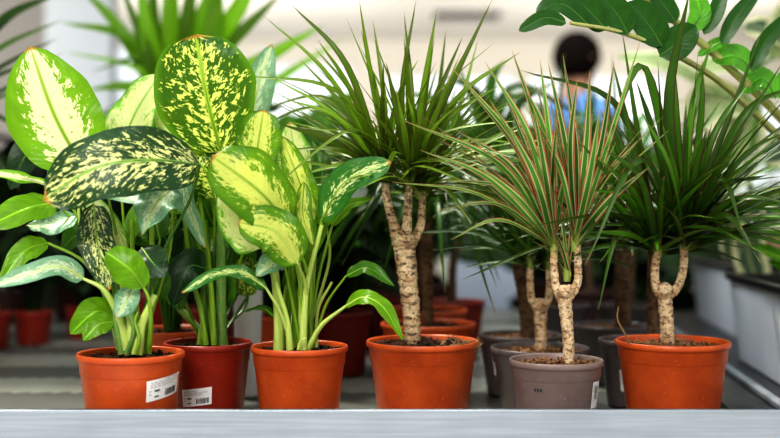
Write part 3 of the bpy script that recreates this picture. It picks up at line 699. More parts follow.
crown(G, P(653, 246, Y), 60, .26, .011, 's_dark', up=(.2, 1), seed=41, sag=.2)
G2 = root_at('potted_dracaena', 612, 2.08, 'shaded dragon tree on short brown trunk in grey pot between taupe and rightmost orange pots', group='dragon trees in grey pots')
add_pot(G2, .074, .112, 'taupe_dark', 'soil_dry'); Y = 2.08
cane(G2, [([P(623, 325, Y), P(622, 290, Y), P(622, 245, Y)], [px(8, Y), px(8, Y), px(6, Y)])], 'trunk_b')
crown(G2, P(622, 242, Y), 70, .32, .013, 's_dark', up=(.1, 1), seed=42, sag=.3)

#BACKGROUND
# ------------------------------------------------------------------ background plants on the bench
def bush_mesh(seed, n, h, spread, wpx, narrow=False):
    rr = random.Random(seed); mb = MB()
    for k in range(n):
        az = rr.uniform(0, 2 * PI); hh = h * rr.uniform(.25, .85); out = spread * rr.uniform(.2, .7)
        d = V((math.cos(az), math.sin(az), 0)); base = d * out * .5 + V((0, 0, hh))
        tip = base + d * spread * rr.uniform(.5, .9) + V((0, 0, h * rr.uniform(-.15, .3)))
        mid = base.lerp(tip, .5) + V((0, 0, .02))
        blade(mb, [base, mid, tip], wpx * rr.uniform(.7, 1.2), V((d.x * .2, d.y * .2 - .5, 1)), .15, .1, seg=8, across=4, seed=rr.random() * 9)
        mb.tube([d * .008, base * .6 + d * .005, base], [.003, .0025, .0018], 5)
    return mb
def bg_plant(pxx, Y, r, h, potm, kind, label, scale=1., seed=0, rot=0., leafm='l_mid', name='potted_leafy_plant', group=None, height=.3, n=26, cane_px=None):
    root = thing(name, label, 'potted plant', ((pxx - 390) / F * Y, Y, BENCH + .0015), group)
    add_pot(root, r, h, potm)
    z0 = h - .015
    if kind == 'bush':
        mb = bush_mesh(seed, n, height, .13 * scale, .06 * scale); o = mb.build('foliage', M[leafm], root); o.location = (0, 0, z0)
    else:
        H = V((0, 0, z0 + height)); mb = MB(); rr = random.Random(seed)
        sp = bez([(0, 0, z0 - .01), (rr.uniform(-.01, .01), 0, z0 + height * .5), H], 20); mb.tube(sp, [.010 + rr.uniform(-.0006, .0006) for _ in sp], 10, .05)
        mb.build('trunk', M['trunk_b'], root)
        mb = MB()
        for k in range(n * 2):
            el = math.asin(rr.uniform(-.2, 1)); az = rr.uniform(0, 2 * PI); d = V((math.cos(el) * math.cos(az), math.cos(el) * math.sin(az), math.sin(el)))
            ln = .27 * scale * rr.uniform(.6, 1.1); side = math.hypot(d.x, d.y); tip = H + d * ln - V((0, 0, .45 * side * ln))
            strap(mb, H, tip, .013 * scale, mid=H + d * ln * .5 + V((0, 0, .04 * side)), nrm=V((-d.x, -d.y - .5, 1)), seg=7, r=rr.random())
        mb.build('leaf_crown', M['s_back'], root)
    return root
BG = [
 # px, Y, r, h, pot, kind, label
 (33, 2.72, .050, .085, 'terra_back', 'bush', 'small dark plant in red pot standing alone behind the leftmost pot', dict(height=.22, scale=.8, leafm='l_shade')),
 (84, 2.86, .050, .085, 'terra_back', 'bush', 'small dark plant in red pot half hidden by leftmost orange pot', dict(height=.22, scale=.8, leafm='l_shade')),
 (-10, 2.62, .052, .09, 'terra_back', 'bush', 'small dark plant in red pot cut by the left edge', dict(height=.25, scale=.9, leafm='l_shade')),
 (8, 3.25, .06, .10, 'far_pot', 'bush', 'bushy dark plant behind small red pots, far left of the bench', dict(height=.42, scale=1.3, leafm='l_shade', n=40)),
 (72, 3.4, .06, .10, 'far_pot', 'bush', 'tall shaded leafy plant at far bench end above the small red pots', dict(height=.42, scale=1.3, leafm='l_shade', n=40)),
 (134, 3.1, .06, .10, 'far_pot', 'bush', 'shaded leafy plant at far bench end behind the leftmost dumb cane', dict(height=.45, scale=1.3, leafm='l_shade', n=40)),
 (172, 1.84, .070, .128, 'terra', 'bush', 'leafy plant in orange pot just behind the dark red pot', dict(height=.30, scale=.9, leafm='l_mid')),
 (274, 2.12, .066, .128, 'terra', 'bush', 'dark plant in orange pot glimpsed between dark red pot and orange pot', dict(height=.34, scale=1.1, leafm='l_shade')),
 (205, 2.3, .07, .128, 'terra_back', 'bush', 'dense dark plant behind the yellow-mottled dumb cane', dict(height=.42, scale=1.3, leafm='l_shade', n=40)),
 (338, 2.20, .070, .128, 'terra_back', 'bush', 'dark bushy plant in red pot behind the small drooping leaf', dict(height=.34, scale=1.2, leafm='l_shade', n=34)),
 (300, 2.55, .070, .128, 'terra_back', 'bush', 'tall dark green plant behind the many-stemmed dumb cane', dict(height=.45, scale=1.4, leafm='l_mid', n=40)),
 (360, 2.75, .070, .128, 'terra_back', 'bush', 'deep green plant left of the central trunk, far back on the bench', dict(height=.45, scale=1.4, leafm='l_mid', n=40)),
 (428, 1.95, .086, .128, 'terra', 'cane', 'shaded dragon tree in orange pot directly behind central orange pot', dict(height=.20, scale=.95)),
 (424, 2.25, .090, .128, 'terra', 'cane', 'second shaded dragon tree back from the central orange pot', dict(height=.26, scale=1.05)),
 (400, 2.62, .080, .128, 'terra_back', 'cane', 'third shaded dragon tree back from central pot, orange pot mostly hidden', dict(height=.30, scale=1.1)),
 (425, 3.05, .080, .13, 'far_pot', 'bush', 'dark plant in red pot just left of the stand-in cabinet', dict(height=.40, scale=1.2, leafm='l_shade', n=36)),
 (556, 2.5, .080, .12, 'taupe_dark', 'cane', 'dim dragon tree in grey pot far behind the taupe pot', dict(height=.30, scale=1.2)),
 (590, 2.95, .080, .12, 'far_pot', 'cane', 'dim dragon tree far back, right of the stand-in cabinet', dict(height=.34, scale=1.25)),
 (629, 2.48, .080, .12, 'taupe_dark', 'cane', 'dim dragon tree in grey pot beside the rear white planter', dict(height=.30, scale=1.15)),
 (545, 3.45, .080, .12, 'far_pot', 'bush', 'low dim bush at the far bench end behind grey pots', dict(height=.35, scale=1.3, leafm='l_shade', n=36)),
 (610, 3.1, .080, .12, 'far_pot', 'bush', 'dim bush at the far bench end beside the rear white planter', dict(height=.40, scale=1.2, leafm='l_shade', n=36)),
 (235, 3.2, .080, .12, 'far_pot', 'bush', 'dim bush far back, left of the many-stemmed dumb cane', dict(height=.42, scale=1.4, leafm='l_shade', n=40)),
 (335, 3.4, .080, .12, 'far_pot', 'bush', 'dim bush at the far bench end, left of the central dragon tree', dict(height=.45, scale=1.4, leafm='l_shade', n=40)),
]
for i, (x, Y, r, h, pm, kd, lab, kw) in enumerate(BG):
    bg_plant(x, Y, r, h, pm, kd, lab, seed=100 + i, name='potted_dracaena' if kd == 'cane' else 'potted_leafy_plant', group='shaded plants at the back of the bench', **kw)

# two small white things glimpsed between pots: white nursery pot and tag
wp = root_at('white_pot', 248, 1.92, 'slim white plastic pot in the gap between dark red and orange pots', 'pot', 'shaded plants at the back of the bench')
M['white_plastic'] = plain('white_plastic', (.72, .76, .82), .4, var=.05)
mb = MB(); mb.lathe(pot_profile(.027, .20), 48); mb.build('pot', M['white_plastic'], wp)
mb = MB(); mb.lathe([(0, .185), (.024, .185)], 32); mb.build('soil', M['soil'], wp)

# ---- broad bright-leaved plant, top left
K = root_at('potted_corn_plant', 178, 2.1, 'blurry corn plant with broad bright green blades rising behind the mottled dumb canes', group='tall plants at the back')
K.location.y = 2.72; K.location.x = (150 - 390) / F * 2.72
add_pot(K, .08, .13, 'terra_back')
Y = 2.72; hd = P(165, 110, Y)
cane(K, [([K.location + V((0, 0, .11)), P(152, 240, Y), P(165, 105, Y)], [.014, .013, .012])], 'trunk_b')
mb = MB()
for q, w in (([(150, 40), (138, -25)], 20), ([(172, 20), (168, -60)], 22), ([(186, 30), (196, -50)], 18), ([(212, 40), (214, -50)], 24), ([(135, 42), (60, 22)], 15), ([(120, 30), (78, -14)], 14),
             ([(140, 70), (66, 52)], 7), ([(145, 60), (90, 72)], 7), ([(235, 78), (325, 24)], 26), ([(225, 50), (285, -10)], 20), ([(240, 100), (345, 38)], 15), ([(232, 20), (262, -40)], 20), ([(190, 90), (250, 60)], 18), ([(130, 88), (88, 90)], 14),
             ([(205, 10), (240, -60)], 16), ([(150, 60), (115, -30)], 13), ([(155, 20), (150, -70)], 12)):
    strap(mb, hd, P(q[1][0], q[1][1], Y - .05), px(w, Y), mid=P(q[0][0], q[0][1], Y - .04), nrm=(R.uniform(-.3, .3), -1, .5), seg=12)
rel(mb.build('leaf_crown', M['s_broad'], K), K)
# ---- dark strap plant at the very left
K2 = root_at('potted_dracaena', -40, 2.3, 'dark narrow-bladed plant reaching in from the upper left corner', group='tall plants at the back')
add_pot(K2, .08, .13, 'terra_back'); Y = 2.3; hd = P(-60, 110, Y)
cane(K2, [([K2.location + V((0, 0, .11)), P(-50, 240, Y), P(-60, 105, Y)], [.012, .011, .010])], 'trunk_b')
mb = MB()
for q, w in (([(0, 25), (58, -6)], 15), ([(-10, 5), (30, -30)], 14), ([(-5, 52), (62, 20)], 7), ([(0, 68), (58, 38)], 6), ([(0, 92), (64, 52)], 5), ([(0, 75), (45, 62)], 6), ([(-20, 40), (18, 14)], 12), ([(-20, 110), (26, 130)], 8), ([(-20, 140), (20, 190)], 9), ([(-10, 100), (40, 85)], 5)):
    strap(mb, hd, P(q[1][0], q[1][1], Y - .05), px(w, Y), mid=P(q[0][0], q[0][1], Y - .04), nrm=(R.uniform(-.3, .3), -1, .5), seg=12)
rel(mb.build('leaf_crown', M['s_back'], K2), K2)
# ---- fan of thin arching leaves behind D
K3 = root_at('potted_dracaena', 470, 2.45, 'tall dim dragon tree whose arching blades show between central and pink-striped ones', group='tall plants at the back')
K3.location.x = (452 - 390) / F * 2.45
add_pot(K3, .075, .13, 'terra_back'); Y = 2.45; hd = P(488, 190, Y)
cane(K3, [([K3.location + V((0, 0, .11)), P(456, 250, Y), hd], [.010, .009, .008])], 'trunk_b')
mb = MB()
for q, w in (([(510, 90), (590, 120)], 12), ([(500, 110), (540, 90)], 12), ([(480, 100), (440, 75)], 12), ([(470, 130), (400, 140)], 12), ([(520, 130), (600, 170)], 12), ([(490, 90), (505, 60)], 12),
             ([(470, 150), (420, 190)], 12), ([(505, 150), (560, 200)], 12), ([(478, 120), (455, 60)], 10), ([(515, 110), (560, 80)], 12), ([(460, 160), (410, 170)], 12), ([(450, 110), (380, 90)], 12)):
    strap(mb, hd, P(q[1][0], q[1][1], Y - .05), px(w, Y), mid=P(q[0][0], q[0][1], Y - .04), nrm=(R.uniform(-.3, .3), -1, .6), seg=12)
rel(mb.build('leaf_crown', M['s_back'], K3), K3)

# ------------------------------------------------------------------ white planters at the right
M['galv'] = plain('white_galvanised', (.80, .84, .90), .4, .0, .10, 6)
M['edge'] = plain('dull_metal', (.22, .24, .26), .5)
M['black'] = plain('black_plastic', (.012, .012, .014), .35)
def planter(name, p0, p1, wid, h, z0, label):
    """long side face from p0 (far) to p1 (near), body extends to +X"""
    a = V((*p0, 0)); b = V((*p1, 0)); d = (b - a).normalized(); nx = V((-d.y, d.x, 0))
    if nx.x < 0: nx = -nx
    root = thing(name, label, 'planter', (a.x, a.y, z0), 'long white planters on the right')
    o = V((a.x, a.y, 0))
    def ring(inset, z, taper): 
        q = inset + taper
        return [a + d * q + nx * q, b - d * q + nx * q, b - d * q + nx * (wid - q), a + d * q + nx * (wid - q)]
    def shell(mb, rings):
        rows = []; uvs = []
        for (q, z) in rings:
            c = ring(q, z, 0); c = [V((p.x - o.x, p.y - o.y, z)) for p in c]; rows.append(c + [c[0]]); uvs.append([(0, 0)] * 5)
        mb.grid(rows, uvs)
    mb = MB(); shell(mb, [(.168, .0), (.022, .0), (.004, h - .012), (.008, h - .012), (.026, .006), (.168, .006)]); mb.build('planter_body', M['galv'], root, smooth=False, bevel=.002)
    mb = MB(); shell(mb, [(.004, h - .014), (-.004, h - .012), (-.004, h), (.014, h), (.018, h - .06), (.168, h - .06)]); mb.build('black_liner', M['black'], root, smooth=False, bevel=.0015)
    mb = MB(); shell(mb, [(.0185, h - .045), (.06, h - .036), (.12, h - .032), (.168, h - .034)]); mb.build('soil', M['soil'], root)
    return root
planter('long_planter', (.735, 2.36), (.655, 1.66), .34, .186, BENCH + .012, 'near white planter with black liner at the right edge')
planter('long_planter', (.930, 3.36), (.845, 2.62), .34, .186, BENCH + .012, 'far white planter with black liner behind the near white planter')
# dark tray the planters stand in
mb = MB()
a = V((.50, 3.4, 0)); 
tx0 = lambda y: .60 + (y - 1.66) * .115
rows = [[(tx0(y), y, z), (tx0(y) + .50, y, z)] for y, z in ((1.6, BENCH + .010), (3.5, BENCH + .010))]
tr = thing('drip_tray', 'dark plastic tray with pale metal edge under the white planters', 'tray', (.6, 1.6, BENCH + .0005))
def tbox(mb, x0, x1, y0, y1, z0, z1):
    def q(x, y): return (x + (y - 1.6) * .115 - .6, y - 1.6)
    vs = [(*q(x0, y0), z0), (*q(x1, y0), z0), (*q(x1, y1), z0), (*q(x0, y1), z0), (*q(x0, y0), z1), (*q(x1, y0), z1), (*q(x1, y1), z1), (*q(x0, y1), z1)]
    mb.add(vs, [(3,2,1,0),(4,5,6,7),(0,1,5,4),(1,2,6,5),(2,3,7,6),(3,0,4,7)], [(0, 0)] * 8)
mb = MB(); tbox(mb, .53, 1.2, 1.6, 3.45, 0, .010); mb.build('tray_base', M['black'], tr, smooth=False)
mb = MB(); tbox(mb, .605, .622, 1.6, 3.45, .010, .020); mb.build('metal_edge', M['edge'], tr, smooth=False, bevel=.002)

# ---- rubber plant in the near planter / far planter
RB = thing('rubber_plant', 'blurry variegated rubber plant with cream-edged oval leaves in the far white planter', 'plant', (.95, 2.78, BENCH + .15), 'plants in the white planters')
Y = 2.6
def BL(root, pts, w, nrm, mat, **k): return leaf_child(root, pts, w, nrm, mat, **k)
stem_child(RB, [(.95, 2.78, BENCH + .15), P(752, 220, 2.65), P(750, 160, 2.6), P(762, 90, 2.55)], .008, .005, 'stem_d')
for pts, w, n, m in (
    ([(745, 92), (742, 140), (730, 192)], 46, (-.2, -1, .1), 'l_rubber_pale'), ([(758, 205), (748, 250), (765, 300)], 40, (.2, -1, .2), 'l_rubber'), ([(760, 230), (785, 205), (815, 190)], 38, (0, -1, .6), 'l_rubber'),
    ([(720, 95), (670, 66), (618, 58)], 30, (0, -.8, .8), 'l_rubber_pale'), ([(800, 52), (770, 30), (742, 28)], 28, (0, -1, .5), 'l_rubber'), ([(722, 212), (698, 190), (678, 148)], 40, (.2, -1, .3), 'l_rubber_pale'),
    ([(740, 205), (710, 205), (684, 196)], 26, (0, -.6, 1), 'l_rubber'), ([(760, 160), (790, 150), (815, 170)], 40, (0, -1, .4), 'l_rubber'), ([(755, 110), (715, 100), (690, 130)], 46, (.1, -1, .4), 'l_rubber_pale'),
    ([(765, 80), (740, 62), (700, 70)], 34, (0, -.8, .6), 'l_rubber_pale'), ([(756, 225), (735, 215), (728, 262)], 30, (0, -1, .4), 'l_rubber'), ([(770, 60), (790, 20), (810, -10)], 40, (0, -1, .2), 'l_rubber_pale')):
    BL(RB, [(x, y, Y) for x, y in pts], w, n, m, pet=[(755, pts[0][1] + 12, Y)], pm='stem_d', wave=.06, bp=.55, tp=.5)
# ---- ZZ plant in the near planter
ZZ = thing('zz_plant', 'glossy ZZ plant arching in from the right over everything, rooted in near white planter', 'plant', (.86, 2.05, BENCH + .15), 'plants in the white planters')
base = V((.86, 2.05, BENCH + .15))
stem_child(ZZ, [base, P(830, 170, 1.9), P(780, 117, 1.8), P(745, 82, 1.74), (P(700, 42, 1.7)), P(640, -6, 1.66), P(600, -30, 1.64)], .0095, .0045, 'stem_zz', 'frond_stem', 40)
stem_child(ZZ, [base, P(815, 170, 1.9), P(772, 130, 1.8), P(720, 82, 1.7), P(670, 52, 1.62), P(620, 32, 1.58), P(570, 23, 1.54)], .008, .0025, 'stem_zz', 'frond_stem', 40)
for pts, Y, w, n, m in (
    ([(566, 23), (545, 18), (519, 31)], 1.54, 17, (.1, -1, .3), 'l_zz'), ([(590, 26), (562, 4), (536, 14)], 1.56, 24, (0, -1, .4), 'l_zz'), ([(606, 30), (590, 12), (566, -12)], 1.57, 30, (.1, -1, .2), 'l_zz'),
    ([(628, 34), (617, 14), (598, -8)], 1.58, 32, (.1, -1, .2), 'l_zz'), ([(662, 46), (648, 24), (628, 2)], 1.6, 36, (.1, -1, .2), 'l_zz'), ([(660, 56), (676, 44), (696, 26)], 1.6, 34, (-.1, -1, .2), 'l_zz'),
    ([(690, 30), (700, 14), (694, -10)], 1.68, 22, (-.1, -1, .1), 'l_zzlight'), ([(704, 34), (716, 12), (726, -20)], 1.68, 16, (-.2, -1, .1), 'l_zz'), ([(722, 44), (736, 18), (762, -14)], 1.69, 17, (-.2, -1, .3), 'l_zz'),
    ([(730, 40), (716, 44), (698, 56)], 1.7, 13, (0, -1, .6), 'l_zzlight'), ([(754, 72), (736, 56), (712, 60)], 1.71, 26, (0, -1, .4), 'l_zzlight'), ([(752, 70), (764, 44), (788, 14)], 1.71, 17, (-.1, -1, .3), 'l_zz'),
    ([(776, 98), (762, 78), (742, 92)], 1.74, 24, (0, -1, .4), 'l_zzlight'), ([(782, 100), (786, 80), (806, 60)], 1.76, 20, (0, -1, .4), 'l_zzlight'), ([(676, 22), (664, 6), (650, -14)], 1.66, 24, (0, -1, .4), 'l_zz')):
    BL(ZZ, [(x, y, Y) for x, y in pts], w, n, m, pm='stem_d', wave=.02, bp=.45, tp=.5)
# ---- glossy green plant at the right edge of the planter
GP = thing('leafy_plant', 'low glossy green plant at the right edge, in the near white planter', 'plant', (.75, 1.98, BENCH + .15), 'plants in the white planters')
for pts, w, n in (([(800, 262), (775, 255), (752, 246)], 22, (0, -.7, .8)), ([(805, 250), (785, 238), (762, 232)], 16, (0, -.7, .8)), ([(800, 240), (782, 215), (755, 200)], 14, (0, -.8, .8)), ([(810, 270), (790, 270), (768, 262)], 20, (0, -.7, .8)), ([(800, 270), (820, 240), (850, 220)], 22, (0, -.8, .8))):
    BL(GP, [(x, y, 1.9) for x, y in pts], w, n, 'l_mid', pet=[(803, 300, 1.92)], wave=.06)

# ------------------------------------------------------------------ bench
M['metal'] = None
t = NT('brushed_metal'); co = t.objco(); mp = t.n('ShaderNodeMapping'); mp.inputs['Scale'].default_value = (1.2, 8, 60); t.l(co, mp.inputs[0])
n = t.noise(mp.outputs[0], 4, 5, .7); n2 = t.noise(co, 9, 3)
c = t.mix(t.step(n, .25, .75), (.33, .37, .42), (.46, .505, .565)); c = t.mix(t.math('MULTIPLY', t.step(n2, .4, .7), .35), c, (.30, .335, .39))
M['metal'] = t.bsdf(c, .42, .35, t.bump(n, .1, .001))
M['vent_d'] = plain('rail_dark_edge', (.06, .07, .08), .5)
M['bench_g'] = plain('bench_grey', (.10, .105, .09), .45, var=.2, scale=12)
M['bench_bar'] = plain('bench_bar_grey', (.31, .32, .27), .4, var=.15, scale=15)
BN = thing('display_bench', 'long grey slatted display bench with metal front rail that carries the pots', 'bench', (0, 1.43, 0))
tt = MB(); tt.box((0, 1.20, BENCH - .02), (4.4, 2.30, .04)); zt = .064
mb = MB()
mb.box((0, 0, BENCH + .064 - .0985), (4.4, .004, .197)); mb.box((0, .0085, BENCH + zt - .012), (4.4, .002, .022))
mb.build('front_rail', M['metal'], BN, smooth=False, bevel=.001)
mb = MB(); mb.box((0, .004, BENCH + zt - .0015), (4.4, .0055, .0035)); mb.build('rail_lip', M['vent_d'], BN, smooth=False)
mb = tt
for r_ in range(6):
    y0 = .10 + r_ * .36
    for k in range(-60, 60):
        x = k * .036 + (r_ % 2) * .01
        if -2.1 < x < 2.1:
            mb.box((x, y0 + .165, BENCH + .0005), (.024, .30, .002), -.95, mi=1)
mb.build('tabletop', [M['bench_g'], M['bench_bar']], BN, smooth=False)
for x in (-1.9, 0, 1.9):
    for y in (.1, 2.1):
        mb = MB(); mb.box((x, y, (BENCH - .04) / 2), (.05, .05, BENCH - .04)); mb.build('leg', M['metal'], BN, smooth=False, bevel=.003)

# ------------------------------------------------------------------ hall
def struct(name, mb, mat, **k):
    o = mb.build(name, mat, None, smooth=False, **k); o['kind'] = 'structure'; return o
M['floor'] = plain('hall_floor', (.34, .35, .36), .4, var=.1, scale=2)
M['wall'] = plain('cream_wall', (.60, .57, .51), .8, var=.04, scale=1.5)
M['wall_grey'] = plain('grey_wall', (.42, .40, .38), .8, var=.05, scale=1.5)
M['standin_pillar'] = plain('standin_pillar_white', (.74, .80, .86), .6, var=.03)
M['ceil'] = plain('cream_ceiling', (.63, .60, .555), .8, var=.04, scale=1.5)
M['frame'] = plain('window_frame_white', (.6, .6, .58), .5, var=.03)
t = NT('clear_glass'); tb = t.n('ShaderNodeBsdfTransparent'); tb.inputs[0].default_value = (.95, .97, .98, 1); gl = t.n('ShaderNodeBsdfGlossy'); gl.inputs['Roughness'].default_value = .05
mx = t.n('ShaderNodeMixShader'); mx.inputs[0].default_value = .06; t.l(tb.outputs[0], mx.inputs[1]); t.l(gl.outputs[0], mx.inputs[2]); t.l(mx.outputs[0], t.out.inputs[0]); M['glass'] = t.m
mb = MB(); mb.box((0, 5.0, -.05), (12, 15, .1)); struct('floor', mb, M['floor'])
YW = 12.0; HC = 3.0
mb = MB(); mb.box((0, 7.5, HC + .06), (12, 9.6, .12)); struct('ceiling', mb, M['ceil'])  # near part stretched over the bench, out of view, to shade the back rows
mb = MB(); mb.box((0, -2.5, HC / 2), (12, .15, HC)); struct('sky_block_wall', mb, M['wall'])  # unseen wall added behind the camera to block low sky light
mb = MB(); mb.box((-1.99, 7.0, HC / 2), (.42, .2, HC)); mb.box((-1.99, 7.0, .15), (.46, .24, .3)); struct('trim_1', mb, M['standin_pillar'])  # column made up to stand in for the bright white window at left
# back wall with openings
wins = [(-3.66, -2.0, 1.3, 2.97), (-1.85, -.40, 1.5, 2.75), (-.10, 1.42, 1.75, 2.62), (1.52, 1.92, 1.85, 2.62), (2.15, 3.1, 1.5, 2.62), (3.75, 4.8, 1.0, 2.3)]
xs = -6.0; k = 0
mb = MB()
for (x0, x1, z0, z1) in wins:
    mb.box(((xs + x0) / 2, YW + .1, HC / 2), (x0 - xs, .2, HC)); mb.box(((x0 + x1) / 2, YW + .1, z0 / 2), (x1 - x0, .2, z0)); mb.box(((x0 + x1) / 2, YW + .1, (z1 + HC) / 2), (x1 - x0, .2, HC - z1)); xs = x1
mb.box(((xs + 6) / 2, YW + .1, HC / 2), (6 - xs, .2, HC))
struct('wall_back', mb, M['wall'])
for i, (x0, x1, z0, z1) in enumerate(wins):
    cx, cz, w, h = (x0 + x1) / 2, (z0 + z1) / 2, x1 - x0, z1 - z0; e = .035
    root = bpy.data.objects.new('window_%d' % (i + 1), None); COL.objects.link(root); root.location = (cx, YW + .05, cz); root['kind'] = 'structure'
    mb = MB()
    for q in ((0, 0, h / 2 - e / 2, w, e), (0, 0, -h / 2 + e / 2, w, e), (-w / 2 + e / 2, 0, 0, e, h), (w / 2 - e / 2, 0, 0, e, h)): mb.box(q[:3], (q[3], .06, q[4]))
    if w > 1: mb.box((0, 0, 0), (e, .05, h))
    mb.build('window_frame', M['frame'], root, smooth=False)
    mb = MB(); mb.add([(-w / 2, 0, -h / 2), (w / 2, 0, -h / 2), (w / 2, 0, h / 2), (-w / 2, 0, h / 2)], [(0, 1, 2, 3)], [(0, 0)] * 4); mb.build('pane', M['glass'], root, smooth=False)
mb = MB(); mb.box((-4.13, 7.6, HC / 2), (3.7, .15, HC)); mb.box((-5.95, 2.5, HC / 2), (.15, 10.1, HC)); struct('wall_left', mb, M['wall_grey'])
mb = MB(); mb.box((5.9, 4.8, HC / 2), (.15, 14.4, HC)); struct('wall_right', mb, M['wall'])
# ceiling vent
M['vent'] = plain('dark_vent', (.10, .09, .08), .6)
vt = thing('ceiling_vent', 'dark narrow vent set in the cream ceiling', 'vent', (.75, 10.5, HC - .005))
mb = MB(); mb.box((0, 0, 0), (.7, .5, .008)); mb.build('vent_frame', M['frame'], vt, smooth=False)
mb = MB()
for k in range(8): mb.box((0, -.2 + k * .057, -.008), (.64, .04, .01))
mb.build('vent_slat', M['vent'], vt, smooth=False)
# made-up white cabinet standing in for a bright gap under the leaves
M['cab'] = plain('gap_standin_white', (.72, .78, .88), .4, var=.04, scale=3)
cb = thing('standin_cabinet', 'pale stand-in cabinet for the bright gap right of the central trunk', 'cabinet', (.45, 5.1, 0))
mb = MB(); mb.box((0, .22, .47), (.34, .4, .90)); mb.box((0, .22, .96), (.36, .43, .03)); mb.build('cabinet_body', M['cab'], cb, smooth=False, bevel=.01)
for s in (-1, 1):
    mb = MB(); mb.box((s * .082, .01, .47), (.156, .018, .84)); dr = mb.build('door', M['cab'], cb, smooth=False, bevel=.003)
    mb = MB(); mb.box((s * .02, -.008, .6), (.01, .018, .1)); mb.build('handle', M['frame'], dr, smooth=False)
# wooden shelf at the right
M['wood'] = plain('pale_wood', (.45, .28, .16), .6, var=.25, scale=8)
sh = thing('wooden_shelf_unit', 'pale wooden shelf unit in the distance above the white planters', 'shelf', (1.65, 5.0, 0))
for z in (.15, .55, .88):
    mb = MB(); mb.box((0, .2, z), (1.1, .4, .05 if z < .8 else .09)); mb.build('shelf_board', M['wood'], sh, smooth=False, bevel=.003)
for sx in (-.53, .53):
    mb = MB(); mb.box((sx, .2, .44), (.04, .38, .86)); mb.build('side_panel', M['wood'], sh, smooth=False)
def far_plant(x, y, z, label, s, potm, leafm, seed):
    r = thing('potted_leafy_plant', label, 'potted plant', (x, y, z), 'plants far away in the hall'); add_pot(r, .09, .15, potm)
    o = bush_mesh(seed, 34, .35 * s, .2 * s, .09 * s).build('foliage', M[leafm], r); o.location = (0, 0, .13); return r
far_plant(1.40, 5.2, .926, 'distant green plant in red pot at left end of the wooden shelf unit', .7, 'terra_back', 'l_mid', 61)
far_plant(1.95, 5.2, .926, 'distant bright green plant at right end of the wooden shelf unit', .9, 'taupe', 'l_green', 62)
# distant planted tubs on the floor
for x, y, lab, s, sd in ((-1.5, 4.3, 'tall distant bush at far left behind the corn plant', 4.0, 75), (-.75, 4.4, 'tall distant bush behind the yellow-mottled dumb cane', 3.1, 76), (.02, 4.3, 'tall distant bush behind the central dragon tree', 3.1, 77),
  (.95, 4.2, 'tall distant bush behind the pink-striped dragon tree', 3.0, 78), (1.5, 3.95, 'distant bush behind the far white planter', 2.2, 79), (-2.3, 4.9, 'distant bushy plant on the floor behind the bench, far left', 2.3, 71), (-1.2, 5.4, 'distant bushy plant on the floor behind the leftmost dumb canes', 2.3, 72), (-.35, 5.2, 'distant bushy plant on the floor left of the stand-in cabinet', 2.2, 73), (1.05, 6.3, 'distant bushy plant on the floor near the standing person', 2.2, 74)):
    far_plant(x, y, .0, lab, s, 'far_pot', 'l_shade', sd)

#PERSON
exec_person = True
M['skin'] = plain('skin', (.50, .26, .16), .5, var=.05)
M['shirt'] = plain('blue_shirt', (.16, .32, .62), .8, var=.12, scale=20)
M['trouser'] = plain('dark_trousers', (.03, .035, .05), .8)
M['hair'] = plain('black_hair', (.015, .011, .009), 1., spec=.05, var=.3, scale=60)
M['lip'] = plain('lips', (.35, .12, .1), .5)
M['shoe'] = plain('shoe_black', (.02, .02, .02), .4)
def skin(name, verts, edges, radii, mat, parent, root=0, sub=2):
    me = bpy.data.meshes.new(name); me.from_pydata(verts, edges, []); o = bpy.data.objects.new(name, me); COL.objects.link(o); o.parent = parent
    md = o.modifiers.new('skin', 'SKIN')
    me.materials.append(mat)
    for i, r_ in enumerate(radii):
        sv = me.skin_vertices[0].data[i]; sv.radius = r_ if isinstance(r_, tuple) else (r_, r_); sv.use_root = (i == root)
    md.use_smooth_shade = True
    s = o.modifiers.new('sub', 'SUBSURF'); s.levels = sub; s.render_levels = sub
    return o
PE = thing('person', 'dark-haired person in blue shirt standing in the hall, turned away to the right', 'person', ((576 - 390) / F * 4.8, 4.8, 0), rz=math.radians(38))
# local frame: faces +X
Vt = []; Ed = []; Ra = []
def ch(pts, frm=None):
    ids = []
    for p, r_ in pts:
        Vt.append(p); Ra.append(r_); i = len(Vt) - 1
        if frm is not None: Ed.append((frm, i))
        frm = i; ids.append(i)
    return ids
sp = ch([((0, 0, .98), (.13, .11)), ((.0, 0, 1.10), (.12, .10)), ((.01, 0, 1.25), (.135, .11)), ((0, 0, 1.42), (.15, .10)), ((-.005, 0, 1.53), .062), ((.01, 0, 1.60), .055), ((.02, 0, 1.66), .075), ((.02, 0, 1.74), .088), ((.012, 0, 1.79), .075)])
hands = []
for s in (-1, 1):
    ch([((.0, s * .10, .93), .095), ((.01, s * .105, .70), .075), ((.02, s * .11, .50), .058), ((-.01, s * .11, .30), .055), ((-.02, s * .11, .09), .036), ((.06, s * .12, .035), .034), ((.15, s * .125, .025), .026)], sp[0])
    a = ch([((0, s * .18, 1.45), .058), ((-.01, s * .22, 1.30), .048), ((-.01, s * .245, 1.14), .040), ((.08, s * .25, 1.02), .034), ((.18, s * .24, .94), .024), ((.225, s * .235, .915), (.034, .018)), ((.255, s * .232, .90), (.034, .015))], sp[3])
    w = V((.265, s * .232, .895))
    for k, (dy, ln) in enumerate(((-.027, .07), (-.009, .078), (.009, .073), (.027, .058))):
        ch([((w.x, w.y + dy, w.z), .0085), ((w.x + ln * .5, w.y + dy * 1.1, w.z - ln * .25), .008), ((w.x + ln * .8, w.y + dy * 1.1, w.z - ln * .6), .007)], a[-1])
    ch([((.215, s * .20, .91), .010), ((.245, s * .182, .90), .009), ((.268, s * .178, .885), .0075)], a[-2])
bd = skin('body', Vt, Ed, Ra, M['skin'], PE)
